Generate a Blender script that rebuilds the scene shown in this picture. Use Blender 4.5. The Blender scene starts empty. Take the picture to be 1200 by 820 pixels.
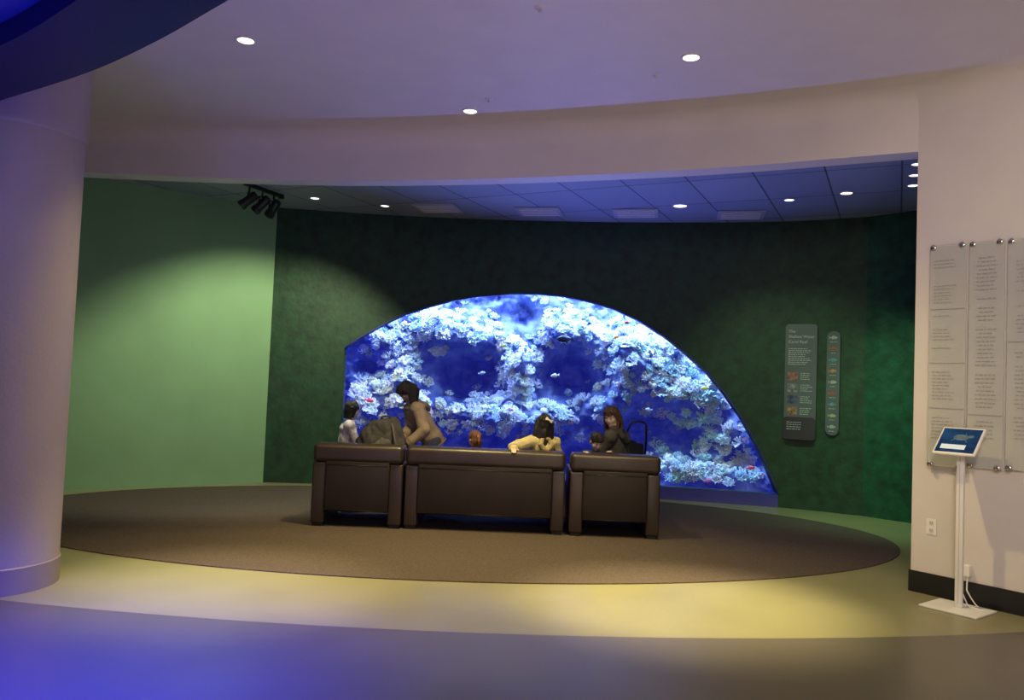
import bpy, bmesh, math, random
from mathutils import Vector, Matrix, noise
random.seed(7)
V = Vector
PI = math.pi
scene = bpy.context.scene
COL = scene.collection
try:
    scene.view_settings.view_transform = 'Standard'
except Exception:
    pass

# ------------------------------------------------------------------ camera
F = 930.0; H = 1.5
P = math.radians(2.5); R = math.radians(2.3)
fwd = V((0, math.cos(P), math.sin(P)))
up0 = V((0, -math.sin(P), math.cos(P))); rt0 = V((1, 0, 0))
right = rt0*math.cos(R) + up0*math.sin(R)
up = up0*math.cos(R) - rt0*math.sin(R)
def ray(px, py): return fwd + right*((px-600)/F) + up*((410-py)/F)
def at(px, py, Y):
    d = ray(px, py); t = Y/d.y
    return V((d.x*t, Y, H+d.z*t))
def onz(px, py, z=0.0):
    d = ray(px, py); t = (z-H)/d.z
    return V((d.x*t, d.y*t, z))
cam = bpy.data.cameras.new('camera'); cam.sensor_width = 36; cam.lens = 36*F/1200
cam.clip_end = 100
co = bpy.data.objects.new('camera', cam); COL.objects.link(co)
m = Matrix.Identity(4)
for i in range(3):
    m[i][0] = right[i]; m[i][1] = up[i]; m[i][2] = -fwd[i]
m.translation = V((0, 0, H)); co.matrix_world = m
scene.camera = co

# ------------------------------------------------------------------ materials
def mat(name, col, rough=.5, var=.12, scale=8, bump=0, bscale=None, metal=0, spec=.5, emis=None, es=0, detail=4, stretch=None, coat=0, sheen=0):
    m = bpy.data.materials.new(name); m.use_nodes = True
    nt = m.node_tree; N = nt.nodes; L = nt.links
    b = N['Principled BSDF']
    tc = N.new('ShaderNodeTexCoord')
    mp = N.new('ShaderNodeMapping')
    if stretch: mp.inputs['Scale'].default_value = stretch
    L.new(tc.outputs['Object'], mp.inputs['Vector'])
    nz = N.new('ShaderNodeTexNoise'); nz.inputs['Scale'].default_value = scale; nz.inputs['Detail'].default_value = detail
    L.new(mp.outputs['Vector'], nz.inputs['Vector'])
    cr = N.new('ShaderNodeValToRGB')
    cr.color_ramp.elements[0].position = .3; cr.color_ramp.elements[1].position = .7
    cr.color_ramp.elements[0].color = tuple(max(0, c*(1-var)) for c in col)+(1,)
    cr.color_ramp.elements[1].color = tuple(min(1, c*(1+var)) for c in col)+(1,)
    L.new(nz.outputs['Fac'], cr.inputs['Fac']); L.new(cr.outputs['Color'], b.inputs['Base Color'])
    b.inputs['Roughness'].default_value = rough; b.inputs['Metallic'].default_value = metal
    b.inputs['Specular IOR Level'].default_value = spec
    if coat: b.inputs['Coat Weight'].default_value = coat
    if sheen: b.inputs['Sheen Weight'].default_value = sheen
    if bump:
        n2 = N.new('ShaderNodeTexNoise'); n2.inputs['Scale'].default_value = bscale or scale*4; n2.inputs['Detail'].default_value = 4
        L.new(mp.outputs['Vector'], n2.inputs['Vector'])
        bp = N.new('ShaderNodeBump'); bp.inputs['Strength'].default_value = bump; bp.inputs['Distance'].default_value = .02
        L.new(n2.outputs['Fac'], bp.inputs['Height']); L.new(bp.outputs['Normal'], b.inputs['Normal'])
    if emis:
        b.inputs['Emission Color'].default_value = tuple(emis)+(1,); b.inputs['Emission Strength'].default_value = es
    return m

M = {}
M['paint'] = mat('white_paint', (.70, .65, .635), .6, .03, 3, .05, 60)
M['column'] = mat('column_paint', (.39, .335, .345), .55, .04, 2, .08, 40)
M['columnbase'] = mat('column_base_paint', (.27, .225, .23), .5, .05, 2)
M['greenwall'] = mat('green_wall_paint', (.22, .375, .215), .7, .08, 1.2, .06, 50)
M['darkgreen'] = mat('mottled_dark_green', (.010, .044, .020), .6, .42, 7, .25, 14, detail=12)
M['sidegreen'] = mat('mottled_teal_green', (.008, .070, .038), .6, .45, 7, .25, 14, detail=12)
M['kick'] = mat('blue_kick_panel', (.04, .04, .34), .3, .1, 3)
M['black'] = mat('black_plastic', (.012, .012, .014), .45, .2, 10)
M['blackmetal'] = mat('black_metal', (.02, .02, .022), .35, .2, 10, metal=.5)
M['chrome'] = mat('steel', (.55, .52, .5), .25, .05, 10, metal=1)
M['white'] = mat('white_metal', (.82, .8, .8), .4, .03, 6)
M['cable'] = mat('white_cable', (.85, .83, .8), .5, .03, 6)
M['basebd'] = mat('black_baseboard', (.012, .011, .012), .4, .2, 6)
M['leather'] = mat('brown_leather', (.034, .022, .020), .38, .25, 4, .05, 140, spec=.55)
M['leather2'] = mat('brown_leather_panel', (.020, .0135, .0135), .5, .25, 4, .05, 140, spec=.35)
M['piping'] = mat('leather_piping', (.014, .009, .009), .4, .2, 9)
M['carpet'] = mat('speckled_carpet', (.100, .077, .070), .95, .25, 70, .4, 180, spec=.1, detail=6)
M['lens'] = mat('lit_lens', (.9, .85, .8), .4, .02, 5, emis=(1, .86, .8), es=4.5)
M['lens2'] = mat('lit_lens_small', (.9, .9, .9), .4, .02, 5, emis=(1, .92, .85), es=2.4)
M['rim'] = mat('light_rim', (.66, .62, .62), .5, .03, 5)
M['diff'] = mat('diffuser_plate', (.42, .42, .46), .5, .05, 5)
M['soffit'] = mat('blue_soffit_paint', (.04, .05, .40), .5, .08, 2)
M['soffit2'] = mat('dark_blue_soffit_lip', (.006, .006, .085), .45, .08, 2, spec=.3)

def floor_material():
    m = bpy.data.materials.new('polished_concrete'); m.use_nodes = True
    nt = m.node_tree; N = nt.nodes; L = nt.links; b = N['Principled BSDF']
    tc = N.new('ShaderNodeTexCoord'); sp = N.new('ShaderNodeSeparateXYZ'); L.new(tc.outputs['Object'], sp.inputs[0])
    def mth(op, a, bb):
        n = N.new('ShaderNodeMath'); n.operation = op
        for i, v in enumerate((a, bb)):
            if v is None: continue
            if isinstance(v, (int, float)): n.inputs[i].default_value = v
            else: L.new(v, n.inputs[i])
        return n.outputs[0]
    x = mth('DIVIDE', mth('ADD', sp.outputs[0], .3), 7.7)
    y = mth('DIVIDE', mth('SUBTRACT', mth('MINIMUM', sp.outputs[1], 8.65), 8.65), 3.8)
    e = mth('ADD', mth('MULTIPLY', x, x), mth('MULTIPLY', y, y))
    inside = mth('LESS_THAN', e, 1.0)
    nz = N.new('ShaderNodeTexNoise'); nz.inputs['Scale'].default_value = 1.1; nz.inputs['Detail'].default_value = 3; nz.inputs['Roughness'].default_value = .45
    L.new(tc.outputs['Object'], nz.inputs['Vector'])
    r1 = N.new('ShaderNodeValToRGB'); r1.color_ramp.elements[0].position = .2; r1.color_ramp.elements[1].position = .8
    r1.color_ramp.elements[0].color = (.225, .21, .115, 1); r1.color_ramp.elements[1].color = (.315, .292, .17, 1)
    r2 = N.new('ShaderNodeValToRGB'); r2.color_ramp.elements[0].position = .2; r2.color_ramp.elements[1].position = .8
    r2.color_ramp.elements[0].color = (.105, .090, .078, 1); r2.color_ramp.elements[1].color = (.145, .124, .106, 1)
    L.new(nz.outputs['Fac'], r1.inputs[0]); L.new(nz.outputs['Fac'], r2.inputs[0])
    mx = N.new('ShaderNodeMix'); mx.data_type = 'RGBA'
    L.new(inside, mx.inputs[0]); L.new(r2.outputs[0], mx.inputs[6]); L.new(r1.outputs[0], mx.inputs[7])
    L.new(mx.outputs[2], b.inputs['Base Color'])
    b.inputs['Roughness'].default_value = .33
    return m
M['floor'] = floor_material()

def tile_material():
    m = bpy.data.materials.new('ceiling_tiles'); m.use_nodes = True
    nt = m.node_tree; N = nt.nodes; L = nt.links; b = N['Principled BSDF']
    tc = N.new('ShaderNodeTexCoord'); mp = N.new('ShaderNodeMapping')
    mp.inputs['Rotation'].default_value = (0, 0, math.radians(26)); L.new(tc.outputs['Object'], mp.inputs[0])
    br = N.new('ShaderNodeTexBrick'); br.offset = 0; br.inputs['Scale'].default_value = 1
    br.inputs['Brick Width'].default_value = .72; br.inputs['Row Height'].default_value = 1.1
    br.inputs['Mortar Size'].default_value = .010; br.inputs['Mortar Smooth'].default_value = .1
    br.inputs['Color1'].default_value = (.34, .36, .44, 1); br.inputs['Color2'].default_value = (.27, .29, .38, 1)
    br.inputs['Mortar'].default_value = (.09, .09, .12, 1)
    L.new(mp.outputs[0], br.inputs['Vector']); L.new(br.outputs['Color'], b.inputs['Base Color'])
    b.inputs['Roughness'].default_value = .6
    return m
M['tiles'] = tile_material()

def acrylic():
    m = bpy.data.materials.new('tank_acrylic'); m.use_nodes = True
    nt = m.node_tree; N = nt.nodes; L = nt.links
    N.remove(N['Principled BSDF'])
    t = N.new('ShaderNodeBsdfTransparent'); t.inputs[0].default_value = (.93, .96, 1, 1)
    g = N.new('ShaderNodeBsdfGlossy'); g.inputs['Roughness'].default_value = .03
    lw = N.new('ShaderNodeFresnel'); lw.inputs[0].default_value = 1.2
    mx = N.new('ShaderNodeMixShader'); L.new(lw.outputs[0], mx.inputs[0]); L.new(t.outputs[0], mx.inputs[1]); L.new(g.outputs[0], mx.inputs[2])
    L.new(mx.outputs[0], N['Material Output'].inputs[0])
    return m
M['acrylic'] = acrylic()
def frosted():
    m = bpy.data.materials.new('frosted_panel'); m.use_nodes = True
    nt = m.node_tree; N = nt.nodes; L = nt.links; b = N['Principled BSDF']
    nz = N.new('ShaderNodeTexNoise'); nz.inputs['Scale'].default_value = 3
    tc = N.new('ShaderNodeTexCoord'); L.new(tc.outputs['Object'], nz.inputs['Vector'])
    cr = N.new('ShaderNodeValToRGB'); cr.color_ramp.elements[0].color = (.60, .61, .60, 1); cr.color_ramp.elements[1].color = (.70, .70, .69, 1)
    L.new(nz.outputs['Fac'], cr.inputs[0]); L.new(cr.outputs[0], b.inputs['Base Color']); b.inputs['Roughness'].default_value = .12
    t = N.new('ShaderNodeBsdfTransparent'); t.inputs[0].default_value = (.97, .98, .98, 1)
    mx = N.new('ShaderNodeMixShader'); mx.inputs[0].default_value = .6
    L.new(t.outputs[0], mx.inputs[1]); L.new(b.outputs[0], mx.inputs[2]); L.new(mx.outputs[0], N['Material Output'].inputs[0])
    return m
M['frost'] = frosted()

# ------------------------------------------------------------------ mesh helpers
def lathe(bm, prof, seg=16, Mx=None):
    Mx = Mx or Matrix.Identity(4); rings = []
    for r, z in prof:
        if r < 1e-6: rings.append([bm.verts.new(Mx @ V((0, 0, z)))])
        else: rings.append([bm.verts.new(Mx @ V((r*math.cos(2*PI*k/seg), r*math.sin(2*PI*k/seg), z))) for k in range(seg)])
    for a, b in zip(rings, rings[1:]):
        for k in range(seg):
            k2 = (k+1) % seg
            if len(a) == 1 and len(b) == 1: continue
            if len(a) == 1: bm.faces.new((a[0], b[k2], b[k]))
            elif len(b) == 1: bm.faces.new((a[k], a[k2], b[0]))
            else: bm.faces.new((a[k], a[k2], b[k2], b[k]))
    return bm
def align(a, d):
    q = V(d).normalized().to_track_quat('Z', 'Y').to_matrix().to_4x4()
    q.translation = a; return q
def cap(bm, a, b, ra, rb, seg=12):
    a = V(a); b = V(b); d = b-a; Ln = d.length
    if Ln < 1e-6: d = V((0, 0, 1)); Ln = 1e-4
    prof = [(0, -ra)]+[(ra*math.cos(t), ra*math.sin(t)) for t in (-1.1, -.7, -.35, 0)]
    prof += [(rb*math.cos(t), Ln+rb*math.sin(t)) for t in (0, .35, .7, 1.1)]+[(0, Ln+rb)]
    lathe(bm, prof, seg, align(a, d))
def cyl(bm, a, b, ra, rb=None, seg=20):
    rb = ra if rb is None else rb
    a = V(a); b = V(b); d = b-a
    lathe(bm, [(0, 0), (ra, 0), (rb, d.length), (0, d.length)], seg, align(a, d))
def ell(bm, Mx, c, r, seg=20, rings=12):
    mm = Mx @ Matrix.Translation(V(c)) @ Matrix.Diagonal((r[0], r[1], r[2], 1))
    prof = [(math.cos(t), math.sin(t)) for t in [(-PI/2+PI*i/rings) for i in range(rings+1)]]
    prof[0] = (0, -1); prof[-1] = (0, 1)
    lathe(bm, prof, seg, mm)
def box(bm, c, s, bev=0, seg=2, Mx=None):
    mm = Matrix.Translation(V(c)) @ Matrix.Diagonal((s[0], s[1], s[2], 1))
    if Mx is not None: mm = Mx @ mm
    r = bmesh.ops.create_cube(bm, size=1, matrix=mm)
    if bev:
        es = list({e for v in r['verts'] for e in v.link_edges})
        bmesh.ops.bevel(bm, geom=es, offset=bev, segments=seg, affect='EDGES', profile=.5, clamp_overlap=True)
def tube(bm, pts, r, seg=8, closed=False):
    pts = [V(p) for p in pts]; n = len(pts); rings = []; ref = None
    for i, p in enumerate(pts):
        a = pts[i-1] if (i > 0 or closed) else p
        b = pts[(i+1) % n] if (i < n-1 or closed) else p
        t = (b-a).normalized()
        if ref is None: ref = V((0, 0, 1)) if abs(t.z) < .9 else V((1, 0, 0))
        u = (ref - t*ref.dot(t)).normalized(); w = t.cross(u); ref = u
        rr = r[i] if isinstance(r, (list, tuple)) else r
        rings.append([bm.verts.new(p+u*(rr*math.cos(2*PI*k/seg))+w*(rr*math.sin(2*PI*k/seg))) for k in range(seg)])
    pr = list(zip(rings, rings[1:]))+([(rings[-1], rings[0])] if closed else [])
    for a, b in pr:
        for k in range(seg): bm.faces.new((a[k], a[(k+1) % seg], b[(k+1) % seg], b[k]))
    if not closed:
        bm.faces.new(rings[0][::-1]); bm.faces.new(rings[-1])
def prism(bm, poly, z0, z1):
    a = [bm.verts.new((p[0], p[1], z0)) for p in poly]; b = [bm.verts.new((p[0], p[1], z1)) for p in poly]
    n = len(poly)
    for k in range(n): bm.faces.new((a[k], a[(k+1) % n], b[(k+1) % n], b[k]))
    bm.faces.new(a[::-1]); bm.faces.new(b)
def obj(name, bm, m, parent=None, smooth=False, recalc=True):
    if recalc: bmesh.ops.recalc_face_normals(bm, faces=bm.faces[:])
    me = bpy.data.meshes.new(name); bm.to_mesh(me); bm.free()
    if m: me.materials.append(m)
    if smooth:
        for p in me.polygons: p.use_smooth = True
    o = bpy.data.objects.new(name, me); COL.objects.link(o)
    if parent: o.parent = parent
    return o
def autosm(o, ang=.6):
    me = o.data
    for p in me.polygons: p.use_smooth = True
    try: me.set_sharp_from_angle(angle=ang)
    except Exception: pass
    return o
def tag(o, label, cat, group=None):
    o['label'] = label; o['category'] = cat
    if group: o['group'] = group
    return o
def struct(o):
    o['kind'] = 'structure'; return o
def thing(name, label, cat, loc=(0, 0, 0), rz=0, group=None):
    o = bpy.data.objects.new(name, None); COL.objects.link(o); o.empty_display_size = .1
    o.location = loc; o.rotation_euler = (0, 0, rz); return tag(o, label, cat, group)
def B(): return bmesh.new()
def crom(pts, n=10):
    pts = [V(p) for p in pts]; out = []
    ex = [pts[0]*2-pts[1]]+pts+[pts[-1]*2-pts[-2]]
    for i in range(1, len(ex)-2):
        p0, p1, p2, p3 = ex[i-1:i+3]
        for k in range(n):
            t = k/n
            out.append(.5*((2*p1)+(p2-p0)*t+(2*p0-5*p1+4*p2-p3)*t*t+(3*p1-p0-3*p2+p3)*t**3))
    out.append(pts[-1]); return out
def lerp_poly(poly, x):
    if x <= poly[0][0]: return poly[0][1]
    for a, b in zip(poly, poly[1:]):
        if a[0] <= x <= b[0]:
            return a[1]+(b[1]-a[1])*(x-a[0])/max(1e-9, b[0]-a[0])
    return poly[-1][1]

# ------------------------------------------------------------------ the setting
ZC = 4.0; ZI = 3.87; ZH = 3.52
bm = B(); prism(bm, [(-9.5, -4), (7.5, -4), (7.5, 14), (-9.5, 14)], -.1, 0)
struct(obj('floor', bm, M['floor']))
bm = B(); prism(bm, [(-9.5, -4), (7.5, -4), (7.5, 14.2), (-9.5, 14.2)], ZC, ZC+.1)
struct(obj('ceiling', bm, M['paint']))

bw = [tuple(p) for p in crom([(-3.4, 11.15), (-1.7, 11.36), (0, 11.36), (2, 11.12), (3.66, 10.72), (4.57, 10.25)], 14)]
bw = [(p[0], p[1]) for p in bw]
def Yb(x): return lerp_poly(bw, x)
def back(px, py, off=0):
    Y = 11
    for _ in range(8):
        p = at(px, py, Y); Y = Yb(p.x)-off
    return at(px, py, Y)
def bslope(x): return math.atan((Yb(x+.1)-Yb(x-.1))/.2)

arch_px = [(404, 408), (415, 400), (430, 391), (450, 380), (475, 368), (500, 360), (530, 352), (560, 347), (600, 344), (630, 344), (660, 347), (690, 353),
           (720, 362), (750, 376), (780, 395), (805, 415), (830, 438), (850, 462), (870, 491), (885, 518), (897, 543), (906, 565), (911, 578)]
arch = [back(*p) for p in arch_px]
XL, XR = arch[0].x, arch[-1].x
apoly = [(p.x, p.z) for p in arch]
ZB = .17
def za(x): return max(ZB, lerp_poly(apoly, x))
xs = sorted(set([round(-3.4+.06*i, 4) for i in range(int(7.97/.06)+1)]+[4.57, XL, XR]+[p[0] for p in apoly]))
xs2 = [xs[0]]
for x in xs[1:]:
    if x-xs2[-1] > .004 or x in (XL, XR): xs2.append(x)
xs = xs2
bm = B()
def quad(a, b, c, d): bm.faces.new([bm.verts.new(p) for p in (a, b, c, d)])
TOP = 3.95
for x0, x1 in zip(xs, xs[1:]):
    mid = (x0+x1)/2; y0, y1 = Yb(x0), Yb(x1)
    if XL <= mid <= XR:
        quad((x0, y0, 0), (x1, y1, 0), (x1, y1, ZB), (x0, y0, ZB))
        za0 = za(x0); za1 = za(x1)
        quad((x0, y0, za0), (x1, y1, za1), (x1, y1, TOP), (x0, y0, TOP))
        quad((x0, y0, za0), (x1, y1, za1), (x1, y1+.16, za1), (x0, y0+.16, za0))
        quad((x0, y0, ZB), (x1, y1, ZB), (x1, y1+.16, ZB), (x0, y0+.16, ZB))
    else:
        quad((x0, y0, 0), (x1, y1, 0), (x1, y1, TOP), (x0, y0, TOP))
quad((XL, Yb(XL), ZB), (XL, Yb(XL), za(XL)), (XL, Yb(XL)+.16, za(XL)), (XL, Yb(XL)+.16, ZB))
bmesh.ops.remove_doubles(bm, verts=bm.verts[:], dist=.0005)
struct(autosm(obj('wall_back', bm, M['darkgreen'], recalc=False)))
bm = B()
for x0, x1 in zip(xs, xs[1:]):
    if XL <= (x0+x1)/2 <= XR:
        quad((x0, Yb(x0)+.1, ZB-.01), (x1, Yb(x1)+.1, ZB-.01), (x1, Yb(x1)+.1, za(x1)+.01), (x0, Yb(x0)+.1, za(x0)+.01))
bmesh.ops.remove_doubles(bm, verts=bm.verts[:], dist=.0005)
struct(obj('window_1', bm, M['acrylic'], smooth=True))
bm = B()
xk = [x for x in xs if XL <= x <= XR]
poly = [(x, Yb(x)-.025) for x in xk]+[(x, Yb(x)-.002) for x in reversed(xk)]
prism(bm, poly, 0, ZB)
struct(obj('trim_1', bm, M['kick']))
bm = B(); tube(bm, [(p.x, p.y-.004, p.z) for p in arch], .012, 6)
struct(obj('trim_2', bm, M['kick'], smooth=True))

def wallseg(name, a, b, th, z1, m, z0=0):
    a = V(a); b = V(b); d = (b-a).normalized(); n = V((-d.y, d.x))
    if n.y < 0 and abs(n.y) > .05: n = -n
    bm = B(); prism(bm, [a, b, b+n*th, a+n*th], z0, z1); return struct(obj(name, bm, m))
wallseg('wall_left', (-3.4, 11.15), (-7.75, 8.05), .15, TOP, M['greenwall'])
wallseg('wall_far_right', (4.57, 10.25), (6.3, 8.35), .15, TOP, M['sidegreen'])
bm = B(); prism(bm, [(6.3, 8.35), (6.45, 8.45), (6.6, 2.4), (6.4, 2.4)], 0, TOP); struct(obj('wall_far_right_return', bm, M['sidegreen']))
A2 = V((3.23, 6.36)); dr = V((.604, -.797)); nr = V((.797, .604))
bm = B(); prism(bm, [A2, A2+dr*4.6, A2+dr*4.6+nr*.25, A2+nr*.25], 0, ZC)
struct(obj('wall_right', bm, M['paint']))
bm = B(); q0 = A2-nr*.012; prism(bm, [q0-dr*.012, q0+dr*4.6, A2+dr*4.6, A2-dr*.012], 0, .165)
struct(obj('baseboard_right', bm, M['basebd']))
hc = [V((p.x, p.y)) for p in crom([V((-7.9, 7.75, 0)), V((-6, 8.05, 0)), V((-4.4, 8.16, 0)), V((-2.4, 8.12, 0)), V((-.5, 7.8, 0)), V((1.53, 7.16, 0)), V((3.23, 6.36, 0))], 10)]
hn = []
for i, p in enumerate(hc):
    a = hc[max(0, i-1)]; b = hc[min(len(hc)-1, i+1)]; d = (b-a).normalized(); hn.append(V((-d.y, d.x)))
bk = [p+n*.22 for p, n in zip(hc, hn)]
# header, coved into the ceiling; the cove runs on along the right wall
bm = B(); secs = []
cove = [(0, ZH)]+[(-.22*(1-math.cos(a)), ZC-.22+.22*math.sin(a)) for a in [PI/2*k/8 for k in range(9)]]+[(.22, ZC), (.22, ZH)]
for p, n in zip(hc, hn):
    secs.append([bm.verts.new((p.x+n.x*o, p.y+n.y*o, z)) for o, z in cove])
for a, b in zip(secs, secs[1:]):
    for k in range(len(cove)): bm.faces.new((a[k], a[(k+1) % len(cove)], b[(k+1) % len(cove)], b[k]))
bm.faces.new(secs[0]); bm.faces.new(secs[-1][::-1])
struct(autosm(obj('wall_header', bm, M['paint'])))
bm = B(); secs = []
cv2 = cove[1:10]+[(.02, ZC), (.02, ZC-.22)]
seq = [(A2, hn[-1]), (A2+dr*.004, (hn[-1]*.5+nr*.5).normalized()), (A2+dr*.02, nr)]+[(A2+dr*s, nr) for s in (.5, 1.5, 3, 4.6)]
for p, n in seq: secs.append([bm.verts.new((p.x+n.x*o, p.y+n.y*o, z-.0005)) for o, z in cv2])
for a, b in zip(secs, secs[1:]):
    for k in range(len(cv2)): bm.faces.new((a[k], a[(k+1) % len(cv2)], b[(k+1) % len(cv2)], b[k]))
struct(autosm(obj('trim_5', bm, M['paint'])))
bm = B(); rows = []
hpoly = [(p.x, p.y) for p in bk]
for i in range(60):
    x = -7.7+i*(6.4+7.7)/59
    if x < bk[-1].x: y = lerp_poly(hpoly, x)-.02
    else: y = max(3.0, 6.5-(x-3.4)*1.3)
    rows.append((bm.verts.new((x, y, ZI)), bm.verts.new((x, 11.5, ZI))))
for a, b in zip(rows, rows[1:]): bm.faces.new((a[0], a[1], b[1], b[0]))
struct(obj('ceiling_inner', bm, M['tiles']))

# blue soffit upper left
ZS = 3.12
edge = [onz(268, 0, ZS), onz(180, 50, ZS), onz(100, 86, ZS), onz(0, 118, ZS)]
d0 = (edge[0]-edge[1]).normalized(); d1 = (edge[3]-edge[2]).normalized()
e2 = [edge[0]+d0*2.2+V((.12, -.5, 0)), edge[0]+d0*1.0]+edge+[edge[3]+d1*.9, edge[3]+d1*2.6]
ec = crom([V((p.x, p.y, 0)) for p in e2], 8)
en = []
for i, p in enumerate(ec):
    a = ec[max(0, i-1)]; b = ec[min(len(ec)-1, i+1)]; d = (b-a).normalized(); en.append(V((-d.y, d.x, 0)))
inn = [p+n*.42 for p, n in zip(ec, en)]
bm = B(); prism(bm, [(p.x, p.y) for p in ec]+[(p.x, p.y) for p in inn[::-1]], ZS, ZC)
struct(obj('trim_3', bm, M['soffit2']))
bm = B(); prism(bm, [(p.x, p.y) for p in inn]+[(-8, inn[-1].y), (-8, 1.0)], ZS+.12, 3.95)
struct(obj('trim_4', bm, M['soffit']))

# carpet
bm = B(); prism(bm, [(-.6+4.7*math.cos(2*PI*k/128), 8.64+2.6*math.sin(2*PI*k/128)) for k in range(128)], .0005, .008)
tag(obj('carpet', bm, M['carpet']), 'large oval brown carpet set on the concrete floor under the sofas', 'carpet')
CZ = .008

# column
cx = at(85, 430, 5.5).x-.45*1.13
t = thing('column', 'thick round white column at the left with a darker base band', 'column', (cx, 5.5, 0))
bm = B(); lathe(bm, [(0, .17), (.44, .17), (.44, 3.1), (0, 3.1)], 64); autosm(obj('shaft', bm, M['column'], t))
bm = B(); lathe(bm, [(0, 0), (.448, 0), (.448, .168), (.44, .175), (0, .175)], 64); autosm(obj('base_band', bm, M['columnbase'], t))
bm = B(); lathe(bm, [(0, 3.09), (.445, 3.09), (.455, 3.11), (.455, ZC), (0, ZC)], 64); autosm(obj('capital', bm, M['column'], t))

# ------------------------------------------------------------------ ceiling fittings
def downlight(px, py, z, r, label, lens, group):
    p = onz(px, py, z)
    t = thing('ceiling_light', label, 'ceiling light', p, 0, group)
    bm = B(); lathe(bm, [(r*.86, -.001), (r*.88, -.008), (r*1.06, -.006), (r*1.08, 0)], 32); obj('rim', bm, M['paint'] if group.startswith('lobby') else M['rim'], t, True)
    bm = B(); lathe(bm, [(0, -.0065), (r*.55, -.006), (r*.87, -.003)], 32); obj('lens', bm, lens, t, True)
    return p
OL = [downlight(288, 47, ZC, .07, 'round recessed ceiling light, leftmost of the three in the white lobby ceiling', M['lens'], 'lobby ceiling lights'),
      downlight(551, 130, ZC, .07, 'round recessed ceiling light, middle of the three in the white lobby ceiling', M['lens'], 'lobby ceiling lights'),
      downlight(810, 67, ZC, .07, 'round recessed ceiling light, rightmost of the three in the white lobby ceiling', M['lens'], 'lobby ceiling lights')]
ord_ = ['leftmost light', 'second from the left', 'third from the left', 'fourth from the left', 'fifth from the left',
        'nearest of the right end cluster', 'second of the right end cluster', 'farthest of the right end cluster']
for (px, py, r), w in zip([(369, 232, .065), (451, 241, .065), (797, 241, .095), (925, 234, .065), (992, 226, .075), (1075, 192, .06), (1072, 205, .06), (1070, 217, .06)], ord_):
    downlight(px, py, ZI, r, 'small recessed light in the dark tiled ceiling, %s' % w, M['lens2'], 'lights in the dark tiled ceiling')
for (px, py), w in zip([(513, 243), (632, 247), (745, 249), (868, 251)], ['leftmost of four', 'second from left of four', 'third from left of four', 'rightmost of four']):
    p = onz(px, py, ZI)
    t = thing('air_diffuser', 'pale square air diffuser flush in the tiled ceiling, %s' % w, 'air vent', p, math.radians(-12), 'ceiling air diffusers')
    bm = B(); box(bm, (0, 0, -.012), (.6, .5, .02), .006); obj('frame', bm, M['diff'], t)
    bm = B()
    for k in range(4): box(bm, (0, -.17+k*.113, -.026), (.5, .05, .01))
    obj('louvre', bm, M['rim'], t)
for (px, py), w in zip([(633, 9), (768, 87), (573, 116)], ['nearest the top edge of view', 'near the right ceiling light', 'beside the middle ceiling light']):
    p = onz(px, py, ZC)
    t = thing('sprinkler_head', 'tiny white sprinkler head on the lobby ceiling, %s' % w, 'sprinkler', p, 0, 'ceiling sprinklers')
    bm = B(); lathe(bm, [(0, -.006), (.035, -.006), (.04, 0)], 20); obj('flange', bm, M['paint'], t, True)
    bm = B(); lathe(bm, [(0, -.03), (.014, -.03), (.014, -.026), (.007, -.022), (.008, -.006)], 14); obj('nozzle', bm, M['rim'], t, True)

# track spotlights near corner
tp = onz(308, 220, ZI); tdir = (onz(335, 231, ZI)-onz(285, 213, ZI))
tl = thing('track_rail', 'black lighting track on the tiled ceiling above the green wall corner', 'light track', tp, math.atan2(tdir.y, tdir.x))
bm = B(); box(bm, (0, 0, -.025), (.66, .045, .05), .006); obj('rail', bm, M['black'], tl)
bm = B(); box(bm, (.36, 0, -.03), (.06, .06, .06), .008); obj('end_box', bm, M['blackmetal'], tl)
for k, (off, w) in enumerate([(-.24, 'left of three'), (0, 'middle of three'), (.22, 'right of three')]):
    c = tp+V((math.cos(tl.rotation_euler.z), math.sin(tl.rotation_euler.z), 0))*off
    s = thing('track_spotlight', 'black can spotlight hanging from the ceiling track, %s' % w, 'spotlight', (c.x, c.y, ZI-.05), math.radians(100-25*k), 'track spotlights')
    bm = B(); cyl(bm, (0, 0, 0), (0, 0, -.07), .012); box(bm, (0, 0, -.075), (.13, .02, .012)); box(bm, (.062, 0, -.12), (.008, .02, .1)); box(bm, (-.062, 0, -.12), (.008, .02, .1))
    obj('yoke', bm, M['blackmetal'], s)
    d = V((0, .75, -.66)).normalized(); c0 = V((0, 0, -.16))
    bm = B(); lathe(bm, [(0, -.12), (.045, -.115), (.054, -.1), (.056, .07), (.064, .08), (.064, .13), (.055, .13), (.05, .09), (0, .085)], 24, align(c0, d)); autosm(obj('can', bm, M['black'], s))

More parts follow.
